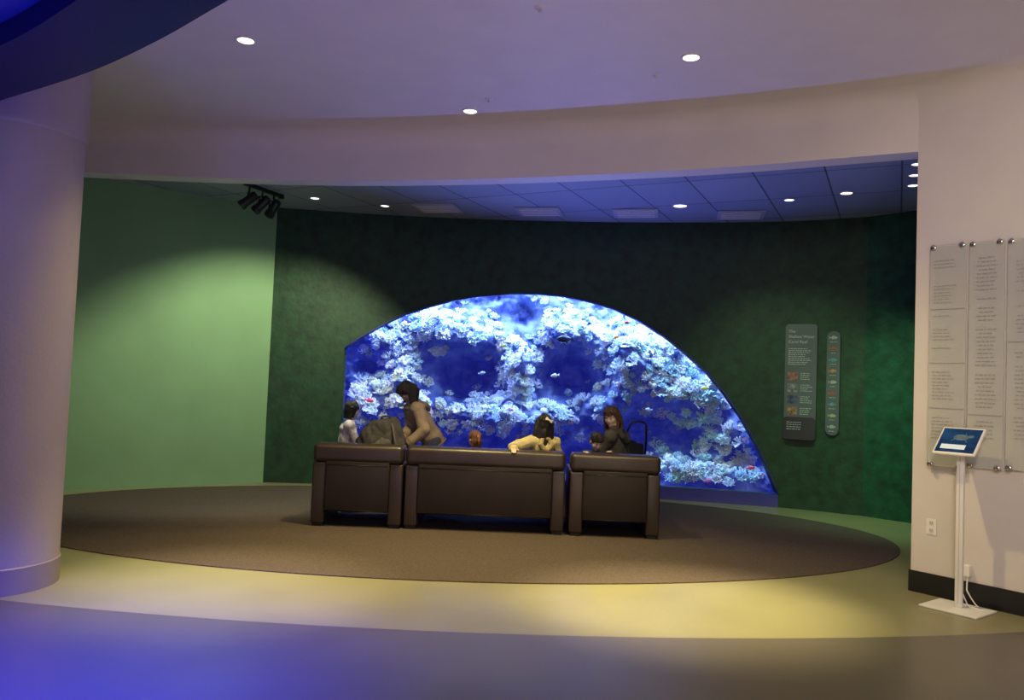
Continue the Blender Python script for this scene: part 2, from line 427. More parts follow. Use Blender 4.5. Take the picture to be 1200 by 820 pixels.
# ------------------------------------------------------------------ sofas
def sofa(name, label, x0, x1, Yr, rz, seats):
    w = x1-x0; t = thing(name, label, 'armchair' if seats == 1 else 'sofa', ((x0+x1)/2, Yr, CZ), rz)
    aw = .135; D = .88
    for s in (-1, 1):
        bm = B(); box(bm, (s*(w/2-aw/2), D/2+.02, .335), (aw, D-.02, .61), .018, 4); autosm(obj('arm', bm, M['leather'], t))
        bm = B(); box(bm, (s*(w/2-aw/2), D/2+.02, .015), (aw-.03, D-.06, .03), .004); obj('plinth', bm, M['black'], t)
    bm = B(); box(bm, (0, .062, .41), (w-2*aw+.01, .10, .50), .012, 3); autosm(obj('back_panel', bm, M['leather2'], t))
    bm = B()
    hw = w/2-aw-.01
    tube(bm, [(-hw, .014, .17), (hw, .014, .17), (hw, .014, .62), (-hw, .014, .62)], .005, 6, True)
    obj('piping', bm, M['piping'], t, True)
    bm = B(); box(bm, (0, .15, .735), (w+.004, .29, .185), .05, 6); autosm(obj('top_roll', bm, M['leather'], t), 1.2)
    bm = B(); box(bm, (0, .5, .22), (w-2*aw, .74, .13), .015); obj('seat_base', bm, M['leather2'], t)
    iw = (w-2*aw)/seats
    for k in range(seats):
        xc = -(w/2-aw)+iw*(k+.5)
        bm = B(); box(bm, (xc, .58, .37), (iw-.008, .60, .18), .05, 5); autosm(obj('seat_cushion', bm, M['leather'], t), 1.2)
        bm = B(); box(bm, (xc, .225, .56), (iw-.008, .18, .34), .06, 5); autosm(obj('back_cushion', bm, M['leather'], t), 1.2)
    return t
YS = 8.0
xl0, xl1 = at(364, 580, YS).x, at(470, 580, YS).x
xm0, xm1 = at(473, 580, YS).x, at(662, 580, YS).x
xr0, xr1 = at(668, 580, YS).x, at(774, 580, YS).x
sofa('armchair', 'brown leather armchair at the left with a grey backpack in it', xl0, xl1, YS, math.radians(1), 1)
sofa('sofa', 'wide two seat brown leather sofa between the two armchairs', xm0, xm1, YS+.02, 0, 2)
sofa('armchair', 'brown leather armchair at the right with a boy leaning over its back', xr0, xr1, YS, math.radians(-1), 1)
SEAT = CZ+.46

# ------------------------------------------------------------------ people
def fuse(bm, vox, it=2, disp=0, fr=1):
    bmesh.ops.recalc_face_normals(bm, faces=bm.faces[:])
    me = bpy.data.meshes.new('tmp'); bm.to_mesh(me); bm.free()
    o = bpy.data.objects.new('tmp', me); COL.objects.link(o)
    r = o.modifiers.new('r', 'REMESH'); r.mode = 'VOXEL'; r.voxel_size = vox
    s = o.modifiers.new('s', 'SMOOTH'); s.factor = .5; s.iterations = it
    dg = bpy.context.evaluated_depsgraph_get(); dg.update()
    n = bpy.data.meshes.new_from_object(o.evaluated_get(dg))
    bpy.data.objects.remove(o); bpy.data.meshes.remove(me)
    for p in n.polygons: p.use_smooth = True
    if disp:
        vs = n.vertices
        nn = [v.normal.copy() for v in vs]
        for v, k in zip(vs, nn):
            c = v.co*fr
            v.co = v.co+k*disp*(noise.noise(V((c.x*14, c.y*14, c.z*9)))+.5*noise.noise(V((c.x*30, c.y*30, c.z*16))))
    return n
def mobj(name, me, m, parent):
    me.name = name; me.materials.clear(); me.materials.append(m)
    o = bpy.data.objects.new(name, me); COL.objects.link(o); o.parent = parent; return o
def ik(a, b, l1, l2, hint):
    d = b-a; D = d.length
    if D > (l1+l2)*.995: D = (l1+l2)*.995
    if D < abs(l1-l2)+.01: D = abs(l1-l2)+.01
    u = d.normalized(); x = (l1*l1-l2*l2+D*D)/(2*D); hgt = math.sqrt(max(0, l1*l1-x*x))
    hh = V(hint); hh = (hh-u*hh.dot(u))
    if hh.length < 1e-4: hh = V((1, 0, 0))
    hh.normalize()
    return a+u*x+hh*hgt, a+u*D
def hand(bm, W, d, n, t, L, curl=.5):
    d = d.normalized(); n = (n-d*n.dot(d)).normalized(); t = (t-d*t.dot(d)-n*t.dot(n)).normalized()
    for o, ln in ((.16, .40), (.055, .46), (-.055, .43), (-.16, .33)):
        k = W+d*(.5*L)+t*(o*L)
        cap(bm, W+t*(o*.55*L), k, .085*L, .075*L, 8)
        d1 = d*math.cos(curl*.6)+n*math.sin(curl*.6); p1 = k+d1*(ln*.55*L)
        d2 = d*math.cos(curl*1.5)+n*math.sin(curl*1.5); p2 = p1+d2*(ln*.45*L)
        cap(bm, k, p1, .058*L, .052*L, 8); cap(bm, p1, p2, .052*L, .042*L, 8)
    a = W+d*(.14*L)+t*(.12*L); b = a+(t*.75+d*.65).normalized()*(.24*L); c = b+(t*.35+d*.9+n*.2).normalized()*(.2*L)
    cap(bm, a, b, .08*L, .06*L, 8); cap(bm, b, c, .058*L, .046*L, 8)

def skin(name, c): return mat(name, c, .5, .06, 12, spec=.4)
skinA = skin('skin_light', (.66, .48, .40)); skinB = skin('skin_tan', (.45, .28, .20))
eyeW = mat('eye_white', (.8, .78, .75), .3, .02, 5); eyeD = mat('eye_dark', (.03, .018, .012), .2, .05, 5)
lipm = mat('lips', (.42, .16, .13), .45, .05, 10)
def hairmat(n, c): return mat(n, c, .38, .5, 30, .5, 60, stretch=(4, 4, .7), spec=.5)
hairBlack = hairmat('black_hair', (.012, .009, .008)); hairBrown = hairmat('dark_brown_hair', (.070, .036, .022)); hairChest = hairmat('chestnut_hair', (.15, .065, .036))

def person(label, base, rz, h, hk=.132, pel=None, lean=0, side=0, twist=0, head=(0, 0, 0), hands=None, feet=None, khint=(0, 1, 0), ehint=None,
           top=None, legs=None, shoe=None, hairm=None, hair='long', sk=None, chub=1.0, hdir=None, curl=.5, sleeve=.95, shw=.102, bulk=0, hlen=.55, collar=None):
    t = thing('person', label, 'person', base, rz)
    X = V((1, 0, 0)); Z = V((0, 0, 1))
    pel = V(pel) if pel else V((0, 0, .53*h))
    S = V((math.sin(side), math.sin(lean), math.cos(lean)*math.cos(side))).normalized()
    Rt = (X-S*X.dot(S)).normalized(); Rt = Matrix.Rotation(twist, 3, S) @ Rt
    Fw = S.cross(Rt)
    N0 = pel+S*(.295*h)
    hh = hk*h
    nd = (S*.6+Z*.4).normalized()
    HC = N0+nd*(.035*h+hh*.5)+Fw*(.01*h)
    HR = (Matrix.Rotation(head[0], 4, 'Z') @ Matrix.Rotation(-head[1], 4, 'X') @ Matrix.Rotation(head[2], 4, 'Y'))
    HM = Matrix.Translation(HC) @ HR @ Matrix.Diagonal((hh, hh, hh, 1))
    I4 = Matrix.Identity(4)
    FR = I4.copy()
    for i in range(3): FR[i][0] = Rt[i]; FR[i][1] = Fw[i]; FR[i][2] = S[i]
    pr0 = [(-.03, .086, .070), (.03, .090, .071), (.08, .080, .062), (.13, .072, .055), (.18, .080, .059), (.225, .090, .062), (.262, .080, .055), (.285, .050, .042)]
    prof = []
    for (a, b) in zip(pr0, pr0[1:]):
        for k in range(4):
            f = k/4; prof.append(tuple(a[i]+(b[i]-a[i])*f for i in range(3)))
    prof.append(pr0[-1])
    def torso(bm, infl=0, z0=-1, z1=1, jacket=0):
        for z, w, d in prof:
            if z < z0 or z > z1: continue
            mm = FR.copy(); mm.translation = pel+S*(z*h)
            if jacket: w = max(w, .084 if z < .24 else 0); d = max(d, .064 if z < .24 else 0)
            ell(bm, mm, (0, 0, 0), (w*h*chub+infl, d*h*chub+infl, .034*h), 20, 8)
    sh = {s: N0-S*(.03*h)+Rt*(k*shw*h) for s, k in (('L', -1), ('R', 1))}
    hp = {s: pel+V((k*.05*h, 0, -.015*h)) for s, k in (('L', -1), ('R', 1))}
    arm = {}; leg = {}
    for s in 'LR':
        k = -1 if s == 'L' else 1
        eh = (ehint or {}).get(s, V((k*.6, -.6, -.5)))
        e, w = ik(sh[s], V(hands[s]), .172*h, .15*h, eh); arm[s] = (e, w)
        kh = khint[s] if isinstance(khint, dict) else khint
        kn, an = ik(hp[s], V(feet[s]), .24*h, .24*h, kh); leg[s] = (kn, an)
    toe = {}
    for s in 'LR':
        kn, an = leg[s]; sd = (an-kn).normalized()
        f = V((0, 1, 0)); f = f-sd*f.dot(sd)*.7
        if f.length < .2: f = V((0, .3, -1))
        if sd.y < -.6: f = V((0, -1, -.1))
        toe[s] = an+f.normalized()*(.095*h)+V((0, 0, -.012*h if abs(sd.z) > .6 else 0))
    # ---- body
    bm = B(); torso(bm)
    cap(bm, N0-S*.03*h, HC-HR.to_3x3() @ V((0, .06*hh, .1*hh)), .034*h*chub, .031*h*chub)
    ell(bm, HM, (0, -.06, .14), (.335, .42, .36)); ell(bm, HM, (0, .07, -.13), (.27, .28, .35)); ell(bm, HM, (0, .2, -.40), (.13, .12, .095))
    for k in (-1, 1):
        ell(bm, HM, (k*.345, -.04, -.03), (.04, .09, .13), 10, 8); ell(bm, HM, (k*.15, .21, -.12), (.12, .12, .14), 12, 8)
        cap(bm, HM @ V((k*.07, .325, .115)), HM @ V((k*.21, .27, .105)), .05*hh, .04*hh, 8)
    cap(bm, HM @ V((0, .345, .05)), HM @ V((0, .40, -.12)), .033*hh, .046*hh, 8)
    for k in (-1, 1): ell(bm, HM, (k*.05, .36, -.14), (.04, .045, .035), 8, 6)
    cap(bm, HM @ V((-.07, .325, -.26)), HM @ V((.07, .325, -.26)), .035*hh, .035*hh, 8)
    cap(bm, sh['L'], sh['R'], .042*h*chub, .042*h*chub)
    for s in 'LR':
        e, w = arm[s]
        cap(bm, sh[s], e, .032*h*chub, .026*h*chub); cap(bm, e, w, .026*h*chub, .018*h*chub)
        fd = (w-e).normalized(); pn = V((0, 0, -1)); th = V((1 if s == 'L' else -1, 0, 0))
        if hdir and s in hdir: fd, pn, th = [V(q) for q in hdir[s]]
        if abs(fd.normalized().dot(pn.normalized())) > .9: pn = V((0, -1, 0)) if abs(fd.y) < .9 else V((1, 0, 0)); th = V((0, 1, .1))
        hand(bm, w, fd, pn, th, .105*h, curl)
        kn, an = leg[s]
        cap(bm, hp[s], kn, .056*h*chub, .037*h*chub); cap(bm, kn, an, .037*h*chub, .023*h*chub)
        cap(bm, kn+(an-kn)*.15, kn+(an-kn)*.5, .036*h*chub, .034*h*chub)
        cap(bm, an, toe[s], .024*h, .018*h)
    mobj('body', fuse(bm, .0055 if h > 1.3 else .0048, 2), sk or skinA, t)
    # ---- face details
    for k in (-1, 1):
        bm = B(); ell(bm, HM, (k*.135, .285, .03), (.062, .05, .034), 12, 8); o = obj('eye', bm, eyeW, t, True)
        bm = B(); ell(bm, HM, (k*.135, .318, .026), (.034, .024, .032), 10, 8); obj('iris', bm, eyeD, o, True)
        bm = B(); tube(bm, [HM @ V((k*.06, .372, .125)), HM @ V((k*.14, .352, .15)), HM @ V((k*.22, .285, .13))], [.010*hh*1.4, .013*hh*1.4, .006*hh*1.4], 6); obj('eyebrow', bm, hairm, t, True)
    bm = B(); tube(bm, [HM @ V((-.10, .325, -.262)), HM @ V((-.05, .362, -.25)), HM @ V((0, .366, -.258)), HM @ V((.05, .362, -.25)), HM @ V((.10, .325, -.262))], [.008*hh, .024*hh, .026*hh, .024*hh, .008*hh], 8)
    obj('lips', bm, lipm, t, True)
    # ---- top
    g = .009+bulk
    bm = B(); torso(bm, g, -.03, 1, 1); cap(bm, sh['L'], sh['R'], .042*h*chub+g, .042*h*chub+g)
    cap(bm, N0-S*.03*h, N0+S*.012*h, .045*h*chub, .041*h*chub)
    for s in 'LR':
        e, w = arm[s]; cap(bm, sh[s], e, .034*h*chub+g, .029*h*chub+g); cap(bm, e, e+(w-e)*(sleeve-.06), .029*h*chub+g, .021*h*chub+g)
        if sleeve > .5: cap(bm, e+(w-e)*(sleeve-.1), e+(w-e)*(sleeve-.03), .024*h*chub+g, .025*h*chub+g)
    mobj('shirt', fuse(bm, .007, 3, .009), top, t)
    if collar:
        bm = B(); mm = FR.copy(); mm.translation = N0-S*(.004*h)
        tube(bm, [mm @ V((.058*h*math.cos(a), .054*h*math.sin(a)-.006*h, -.010*h*math.cos(2*a))) for a in [2*PI*i/20 for i in range(20)]], .018*h, 8, True)
        for k in (-1, 1): tube(bm, [mm @ V((k*.03*h, -.05*h, .0)), mm @ V((k*.05*h, -.075*h, -.04*h)), mm @ V((k*.02*h, -.085*h, -.075*h)), mm @ V((0, -.085*h, -.085*h))], [.022*h, .026*h, .024*h, .02*h], 8)
        mobj('collar', fuse(bm, .007, 4, .004), collar, t)
        bm = B(); mm = FR.copy(); mm.translation = pel+S*(-.045*h)
        tube(bm, [mm @ V(((.088*h+g)*math.cos(a), (.070*h+g)*math.sin(a), 0)) for a in [2*PI*i/28 for i in range(28)]], .014, 8, True)
        obj('hem_band', bm, collar, t, True)
        for s in 'LR':
            e, w = arm[s]; bm = B(); p = e+(w-e)*(sleeve-.04); cyl(bm, p-(w-e).normalized()*.022, p+(w-e).normalized()*.022, .026*h+g, .025*h+g, 16); autosm(obj('cuff', bm, collar, t))
    # ---- trousers
    bm = B(); g = .008
    for z, w, d in prof[:5]:
        mm = FR.copy(); mm.translation = pel+S*(z*h); ell(bm, mm, (0, 0, 0), (w*h*chub+g, d*h*chub+g, .05*h))
    for s in 'LR':
        kn, an = leg[s]; cap(bm, hp[s], kn, .058*h*chub+g, .041*h*chub+g); cap(bm, kn, kn+(an-kn)*.92, .041*h*chub+g, .03*h*chub+g)
    mobj('trousers', fuse(bm, .007, 3, .003), legs, t)
    for s in 'LR':
        kn, an = leg[s]; f = (toe[s]-an).normalized()
        bm = B(); cap(bm, an-f*.02*h, toe[s], .029*h, .023*h); cap(bm, an, an+(kn-an)*.08, .028*h, .028*h)
        mobj('shoe', fuse(bm, .006, 2), shoe, t)
    # ---- hair
    bm = B()
    ell(bm, HM, (0, -.09, .19), (.385, .45, .36)); ell(bm, HM, (0, -.2, -.02), (.355, .3, .4))
    def Hp(x, y, z): return HM @ V((x, y, z))
    if hair == 'long':
        for k in range(-6, 7):
            x = k*.065
            p0 = Hp(x, -.30+abs(x)*.5, .12); p1 = Hp(x*1.2, -.40+abs(x)*.7, -.42)
            p2 = p1+V((0, 0, -hlen*hh*random.uniform(.7, 1.15)))+(-Fw)*(.05*hh)+Rt*(x*.45*hh)
            cap(bm, p0, p1, .11*hh, .09*hh, 8); cap(bm, p1, p2, .085*hh, .03*hh, 8)
        for k in (-1, 1):
            cap(bm, Hp(k*.30, .1, .28), Hp(k*.37, .05, -.2), .09*hh, .09*hh, 8)
            cap(bm, Hp(k*.37, .05, -.2), Hp(k*.37, .05, -.35)+V((0, 0, -.8*hlen*hh)), .09*hh, .04*hh, 8)
        for k in range(-2, 3): cap(bm, Hp(k*.05, .05, .53), Hp(k*.13, .30, .33), .06*hh, .05*hh, 8)
    elif hair == 'hang':
        for k in (-1, 1):
            for q in range(7):
                p0 = Hp(k*.30, .10-.08*q, .28-.02*q); p1 = Hp(k*.39, .04-.08*q, -.05)
                p2 = p1+V((k*.05*hh, -.02*hh, -(.52+.06*q)*hh*random.uniform(.8, 1.15)))
                cap(bm, p0, p1, .09*hh, .10*hh, 8); cap(bm, p1, p2, .10*hh, .03*hh, 8)
        for k in range(-3, 4):
            p1 = Hp(k*.09, -.40, -.30); cap(bm, Hp(k*.07, -.35, .1), p1, .12*hh, .11*hh, 8)
            cap(bm, p1, p1+V((k*.04*hh, 0, -.45*hh)), .10*hh, .04*hh, 8)
        for k in range(-2, 3): cap(bm, Hp(k*.05, .05, .53), Hp(k*.13, .30, .33), .06*hh, .05*hh, 8)
    elif hair == 'pony':
        p = Hp(0, -.5, .16)
        cap(bm, Hp(0, -.35, .2), p, .12*hh, .07*hh); q = p+V((0, 0, -.5*hh))-Fw*(.16*hh); cap(bm, p, (p+q)/2-Fw*.04*hh, .08*hh, .11*hh); cap(bm, (p+q)/2-Fw*.04*hh, q, .11*hh, .03*hh)
        for k in range(-3, 4): cap(bm, Hp(k*.1, -.33+abs(k)*.03, -.1), Hp(k*.11, -.30+abs(k)*.03, -.46), .09*hh, .04*hh, 8)
        for k in (-1, 1): cap(bm, Hp(k*.28, .1, .3), Hp(k*.37, -.02, -.25), .08*hh, .05*hh, 8)
        for k in range(-2, 3): cap(bm, Hp(k*.05, .05, .53), Hp(k*.13, .32, .28), .06*hh, .05*hh, 8)
    elif hair == 'bob':
        for k in range(-5, 6):
            x = k*.072; cap(bm, Hp(x, -.3+abs(x)*.5, .1), Hp(x*1.15, -.34+abs(x)*.7, -.45), .13*hh, .09*hh, 8)
        for k in (-1, 1): cap(bm, Hp(k*.30, .12, .26), Hp(k*.36, .06, -.35), .09*hh, .07*hh, 8)
        for k in range(-3, 4): cap(bm, Hp(k*.05, .05, .53), Hp(k*.09, .335-abs(k)*.02, .2), .06*hh, .05*hh, 8)
    else:
        for k in range(-3, 4): cap(bm, Hp(k*.05, .02, .53), Hp(k*.09, .335-abs(k)*.02, .25), .065*hh, .05*hh, 8)
    mobj('hair', fuse(bm, .006, 1, .005), hairm, t)
    return t, HM, FR

def cloth(n, c, var=.15, sc=9): return mat(n, c, .85, var, sc, .3, 120, spec=.2)
c_tan = cloth('tan_jacket', (.30, .235, .20), .2); c_tan2 = cloth('tan_jacket_trim', (.19, .15, .13), .2); c_lilac = cloth('lilac_print', (.58, .54, .66), .55, 22); c_dark = cloth('dark_trousers', (.03, .03, .045))
c_jeans = cloth('jeans', (.05, .06, .12)); c_cream = cloth('cream_yellow', (.56, .48, .28)); c_cream2 = cloth('cream_trim', (.36, .30, .17)); c_char = cloth('charcoal_jacket', (.075, .068, .07)); c_navy = cloth('navy_top', (.035, .04, .09))
c_pink = cloth('pink_top', (.5, .2, .25)); c_shoe = cloth('dark_shoe', (.04, .035, .035)); c_shoeW = cloth('pale_shoe', (.6, .58, .55))
c_char2 = cloth('charcoal_rib', (.045, .042, .045))

# a: girl standing at the left armchair
h = 1.2; bx = at(404, 520, 9.08)
person('child in a pale lilac print top standing beside the left armchair', (bx.x, 9.08, CZ), math.radians(-75), h, .165, lean=.12,
       head=(.2, .25, 0), hands={'L': (-.1, .22, .62), 'R': (.1, .22, .6)}, feet={'L': (-.07, .02, .055), 'R': (.07, -.03, .055)},
       top=c_lilac, legs=c_dark, shoe=c_shoeW, hairm=hairBlack, hair='bob', chub=1.06, shw=.1, bulk=.006)
# b: woman bending over the backpack
bx = at(502, 520, 9.12); base = V((bx.x, 9.12, CZ)); rz = math.radians(112)
Ri = Matrix.Rotation(-rz, 3, 'Z')
def lw(w): return Ri @ (V(w)-base)
person('woman in a tan jacket bending forward to reach the grey backpack', base, rz, 1.54, .148, pel=(0, -.04, .83), lean=.58,
       head=(.1, .95, 0), hands={'L': lw(at(478, 520, 8.76)), 'R': lw(at(472, 512, 8.86))}, feet={'L': (-.10, .06, .07), 'R': (.10, -.10, .07)},
       top=c_tan, legs=c_jeans, shoe=c_shoe, hairm=hairBlack, hair='hang', sk=skinB, bulk=.012, collar=c_tan2)
# c: small child on sofa
bx = at(556, 517, 8.52)
t, HM, FR = person('small child with a chestnut ponytail sitting low on the sofa, only the head showing', (bx.x, 8.54, SEAT), 0, .83, .21, pel=(0, 0, .068), head=(.6, .1, 0),
       hands={'L': (-.1, .14, .09), 'R': (.1, .14, .09)}, feet={'L': (-.06, .36, .055), 'R': (.06, .36, .055)}, khint=(0, 0, 1),
       top=c_pink, legs=c_dark, shoe=c_shoeW, hairm=hairChest, hair='pony', chub=1.1)
pk = mat('pink_hair_tie', (.8, .15, .25), .6, .1, 10)
bm = B(); tube(bm, [HM @ V((.09*math.cos(a), -.49+.02*math.sin(a), .17+.09*math.sin(a))) for a in [2*PI*i/16 for i in range(16)]], .007, 6, True); obj('hair_tie', bm, pk, t, True)
# d: person in cream top with arm over sofa back
bx = at(634, 517, 8.46); base = V((bx.x, 8.46, SEAT))
def lw0(w): return V(w)-base
t, HM, FR = person('person in a cream yellow top sitting on the sofa, arm along its back', base, 0, 1.27, .165, pel=(0, .0, .10), lean=-.02, side=.06, twist=.35,
       head=(.25, .1, .15), hands={'L': lw0(at(602, 526, 8.13)), 'R': (.2, .25, .14)}, feet={'L': (-.1, .56, -.36), 'R': (.1, .58, -.36)}, khint=(0, .4, 1),
       ehint={'L': V((-1, -.2, -.3)), 'R': V((.5, -.6, -.5))}, bulk=.012,
       top=c_cream, legs=c_jeans, shoe=c_shoe, hairm=hairBlack, hair='long', hlen=1.05, collar=c_cream2)
wc = mat('pale_hair_bow', (.72, .66, .56), .6, .1, 14)
bm = B()
MM = HM @ Matrix.Translation((.08, -.545, .22)) @ Matrix.Rotation(.35, 4, 'Y')
for k in (-1, 1):
    a = [bm.verts.new(MM @ V((k*x, y, z))) for x, y, z in ((.02, -.02, .03), (.17, -.02, .09), (.19, .0, .0), (.17, -.02, -.08), (.02, -.02, -.03))]
    b = [bm.verts.new(MM @ V((k*x, y, z))) for x, y, z in ((.02, .04, .03), (.17, .06, .09), (.19, .05, .0), (.17, .06, -.08), (.02, .04, -.03))]
    bm.faces.new(a); bm.faces.new(b[::-1])
    for q in range(5): bm.faces.new((a[q], b[q], b[(q+1) % 5], a[(q+1) % 5]))
ell(bm, MM, (0, -.01, 0), (.035, .04, .045)); obj('hair_bow', bm, wc, t)
# e: woman with long brown hair by right armchair
bx = at(727, 520, 8.76); base = V((bx.x, 8.80, SEAT)); rz = math.radians(38)
person('woman with long brown hair and dark jacket looking down beside the boy', base, rz, 1.52, .145, pel=(0, 0, .118), lean=.10, side=-.12, twist=.5,
       head=(1.85, .30, 0), hands={'L': (-.16, .30, .2), 'R': (.14, .30, .2)}, feet={'L': (-.1, .52, -.39), 'R': (.08, .55, -.39)}, khint=(0, .5, 1),
       top=c_char, legs=c_dark, shoe=c_shoe, hairm=hairBrown, hair='long', bulk=.006, hlen=1.25, collar=c_char2)
# f: boy leaning on armchair back
bx = at(699, 522, 8.42); base = V((bx.x, 8.58, SEAT)); rz = PI
Ri2 = Matrix.Rotation(-rz, 3, 'Z')
def lw2(w): return Ri2 @ (V(w)-base)
person('boy with short dark hair leaning over the back of the right armchair', base, rz, .98, .19, pel=(0, 0, .085), lean=.42,
       head=(.3, .60, 0), hands={'L': lw2(at(716, 531, 8.2)), 'R': lw2(at(684, 531, 8.2))}, feet={'L': (-.08, -.06, .05), 'R': (.08, -.06, .05)}, khint=(0, 1, 0),
       top=c_navy, legs=c_dark, shoe=c_shoe, hairm=hairBlack, hair='short', sk=skinA, chub=1.05)

# backpack
bx = at(447, 505, 8.52)
gp1 = cloth('dark_grey_pack', (.065, .063, .070), .4, 6); gp2 = cloth('mid_grey_pack', (.115, .108, .11), .35, 6)
t = thing('backpack', 'bulky rumpled dark grey backpack slumped on the left armchair seat', 'backpack', (bx.x, 8.56, SEAT), math.radians(8))
I4 = Matrix.Identity(4)
bm = B(); ell(bm, I4, (-.06, 0, .32), (.20, .15, .28)); ell(bm, I4, (.09, .01, .40), (.15, .13, .23)); ell(bm, I4, (-.15, 0, .26), (.12, .13, .22)); ell(bm, I4, (.17, -.02, .24), (.10, .12, .20)); ell(bm, I4, (.02, -.02, .50), (.13, .10, .12)); box(bm, (0, 0, .2), (.46, .26, .36), .09, 4)
mobj('pack_body', fuse(bm, .007, 4, .028, .75), gp1, t)
bm = B(); ell(bm, I4, (-.05, -.13, .22), (.15, .07, .16)); ell(bm, I4, (.0, -.12, .34), (.10, .06, .09)); mobj('front_pocket', fuse(bm, .007, 2, .016), gp2, t)
bm = B(); tube(bm, crom([(.20, -.10, .15), (.16, -.15, .30), (.13, -.14, .44), (.10, -.06, .57), (.08, .05, .6)], 5), .013, 8); obj('compression_strap', bm, gp2, t, True)
bm = B(); tube(bm, crom([(.0, 0, .59), (-.01, -.02, .625), (.03, -.03, .64), (.08, -.02, .63), (.11, 0, .58)], 4), .011, 8); obj('grab_handle', bm, gp1, t, True)
for s in (-1, 1):
    bm = B(); tube(bm, [(s*.09, .12, .54), (s*.13, .2, .48), (s*.14, .22, .36), (s*.13, .17, .18), (s*.12, .13, .1)], .018, 8); obj('shoulder_strap', bm, gp1, t, True)

# stroller
bx = at(738, 520, 9.55)
t = thing('stroller', 'black baby stroller with curved handle parked beyond the right armchair', 'stroller', (bx.x, 9.6, CZ), math.radians(10))
bm = B()
hl = [(-.19, -.02, .62), (-.14, -.20, .88), (-.11, -.28, 1.03), (-.08, -.31, 1.10), (0, -.32, 1.125), (.08, -.31, 1.10), (.11, -.28, 1.03), (.14, -.20, .88), (.19, -.02, .62)]
tube(bm, crom(hl, 5), .013, 10); obj('handle', bm, M['black'], t, True)
bm = B()
for s in (-1, 1):
    tube(bm, [(s*.19, -.02, .62), (s*.22, .30, .14)], .013, 8); tube(bm, [(s*.19, -.02, .62), (s*.24, -.28, .13)], .013, 8); tube(bm, [(s*.205, .14, .38), (s*.22, -.15, .38)], .010, 8)
tube(bm, [(-.24, -.28, .13), (.24, -.28, .13)], .011, 8); tube(bm, [(-.22, .30, .14), (.22, .30, .14)], .011, 8); tube(bm, [(-.19, -.02, .62), (.19, -.02, .62)], .012, 8)
obj('frame', bm, M['blackmetal'], t, True)
sf = cloth('black_stroller_fabric', (.02, .02, .025))
bm = B(); box(bm, (0, .10, .44), (.36, .34, .08), .03, 3); box(bm, (0, -.06, .64), (.32, .07, .42), .03, 3); autosm(obj('seat', bm, sf, t))
bm = B()
nA, nB = 8, 10; gr = []
for i in range(nA+1):
    a = math.radians(10+i*110/nA); row = []
    for k in range(nB+1):
        b = PI*k/nB; rr = .23
        row.append(bm.verts.new((-.2*math.cos(b), .02-rr*math.cos(a)*math.sin(b), .66+rr*math.sin(a)*math.sin(b))))
    gr.append(row)
for a, b in zip(gr, gr[1:]):
    for k in range(nB): bm.faces.new((a[k], a[k+1], b[k+1], b[k]))
obj('canopy', bm, sf, t, True)
bm = B(); box(bm, (0, .0, .22), (.36, .42, .14), .03, 3); obj('basket', bm, sf, t)
for (x, y, r) in ((-.25, -.28, .12), (.25, -.28, .12), (-.235, .30, .09), (.235, .30, .09)):
    bm = B(); lathe(bm, [(r*.45, -.016), (r*.9, -.018), (r, -.008), (r, .008), (r*.9, .018), (r*.45, .016)], 28, align(V((x, y, r)), V((1, 0, 0)))); w = autosm(obj('wheel', bm, M['black'], t))
    bm = B(); lathe(bm, [(0, -.02), (r*.46, -.014), (r*.46, .014), (0, .02)], 16, align(V((x, y, r)), V((1, 0, 0)))); obj('hub', bm, M['chrome'], w)

# ------------------------------------------------------------------ tank interior
def rocky(name, c, c2, es=0, ec=None, sc=7, bmp=.7):
    m = mat(name, c, .8, .6, sc, bmp, 30, detail=10, stretch=(1, .4, 1))
    cr = [n for n in m.node_tree.nodes if n.type == 'VALTORGB'][0]
    cr.color_ramp.elements[0].color = c+(1,); cr.color_ramp.elements[1].color = c2+(1,)
    cr.color_ramp.elements[0].position = .38; cr.color_ramp.elements[1].position = .74
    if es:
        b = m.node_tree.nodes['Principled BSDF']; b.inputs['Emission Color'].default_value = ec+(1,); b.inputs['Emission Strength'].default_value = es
    return m
m_rock = rocky('reef_rock', (.04, .055, .15), (.30, .36, .48), .34, (.014, .020, .36), 4, .7)  # blue emission painted in as water haze; the rock itself gives no light
m_water = mat('deep_blue_tank_wall', (.02, .04, .35), .7, .3, 1.5, emis=(.004, .008, .28), es=.4)  # weak emission stands in for light scattered by deep water
y1, x0, x1 = 14.0, XL-.3, XR+.35
for nm, poly in (('wall_tank_rear', [(x0, y1), (x1, y1), (x1, y1+.05), (x0, y1+.05)]), ('wall_tank_left', [(x0-.05, Yb(x0)+.02), (x0, Yb(x0)+.02), (x0, y1), (x0-.05, y1)]),
                 ('wall_tank_right', [(x1, Yb(x1)+.03), (x1+.05, Yb(x1)+.03), (x1+.05, y1), (x1, y1)])):
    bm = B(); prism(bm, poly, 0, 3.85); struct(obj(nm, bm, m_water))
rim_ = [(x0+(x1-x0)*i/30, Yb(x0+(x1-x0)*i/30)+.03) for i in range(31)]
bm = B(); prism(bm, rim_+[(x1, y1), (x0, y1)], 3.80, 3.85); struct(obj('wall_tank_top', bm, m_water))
bm = B(); prism(bm, rim_+[(x1, y1), (x0, y1)], .005, .03); struct(obj('wall_tank_floor', bm, m_water))

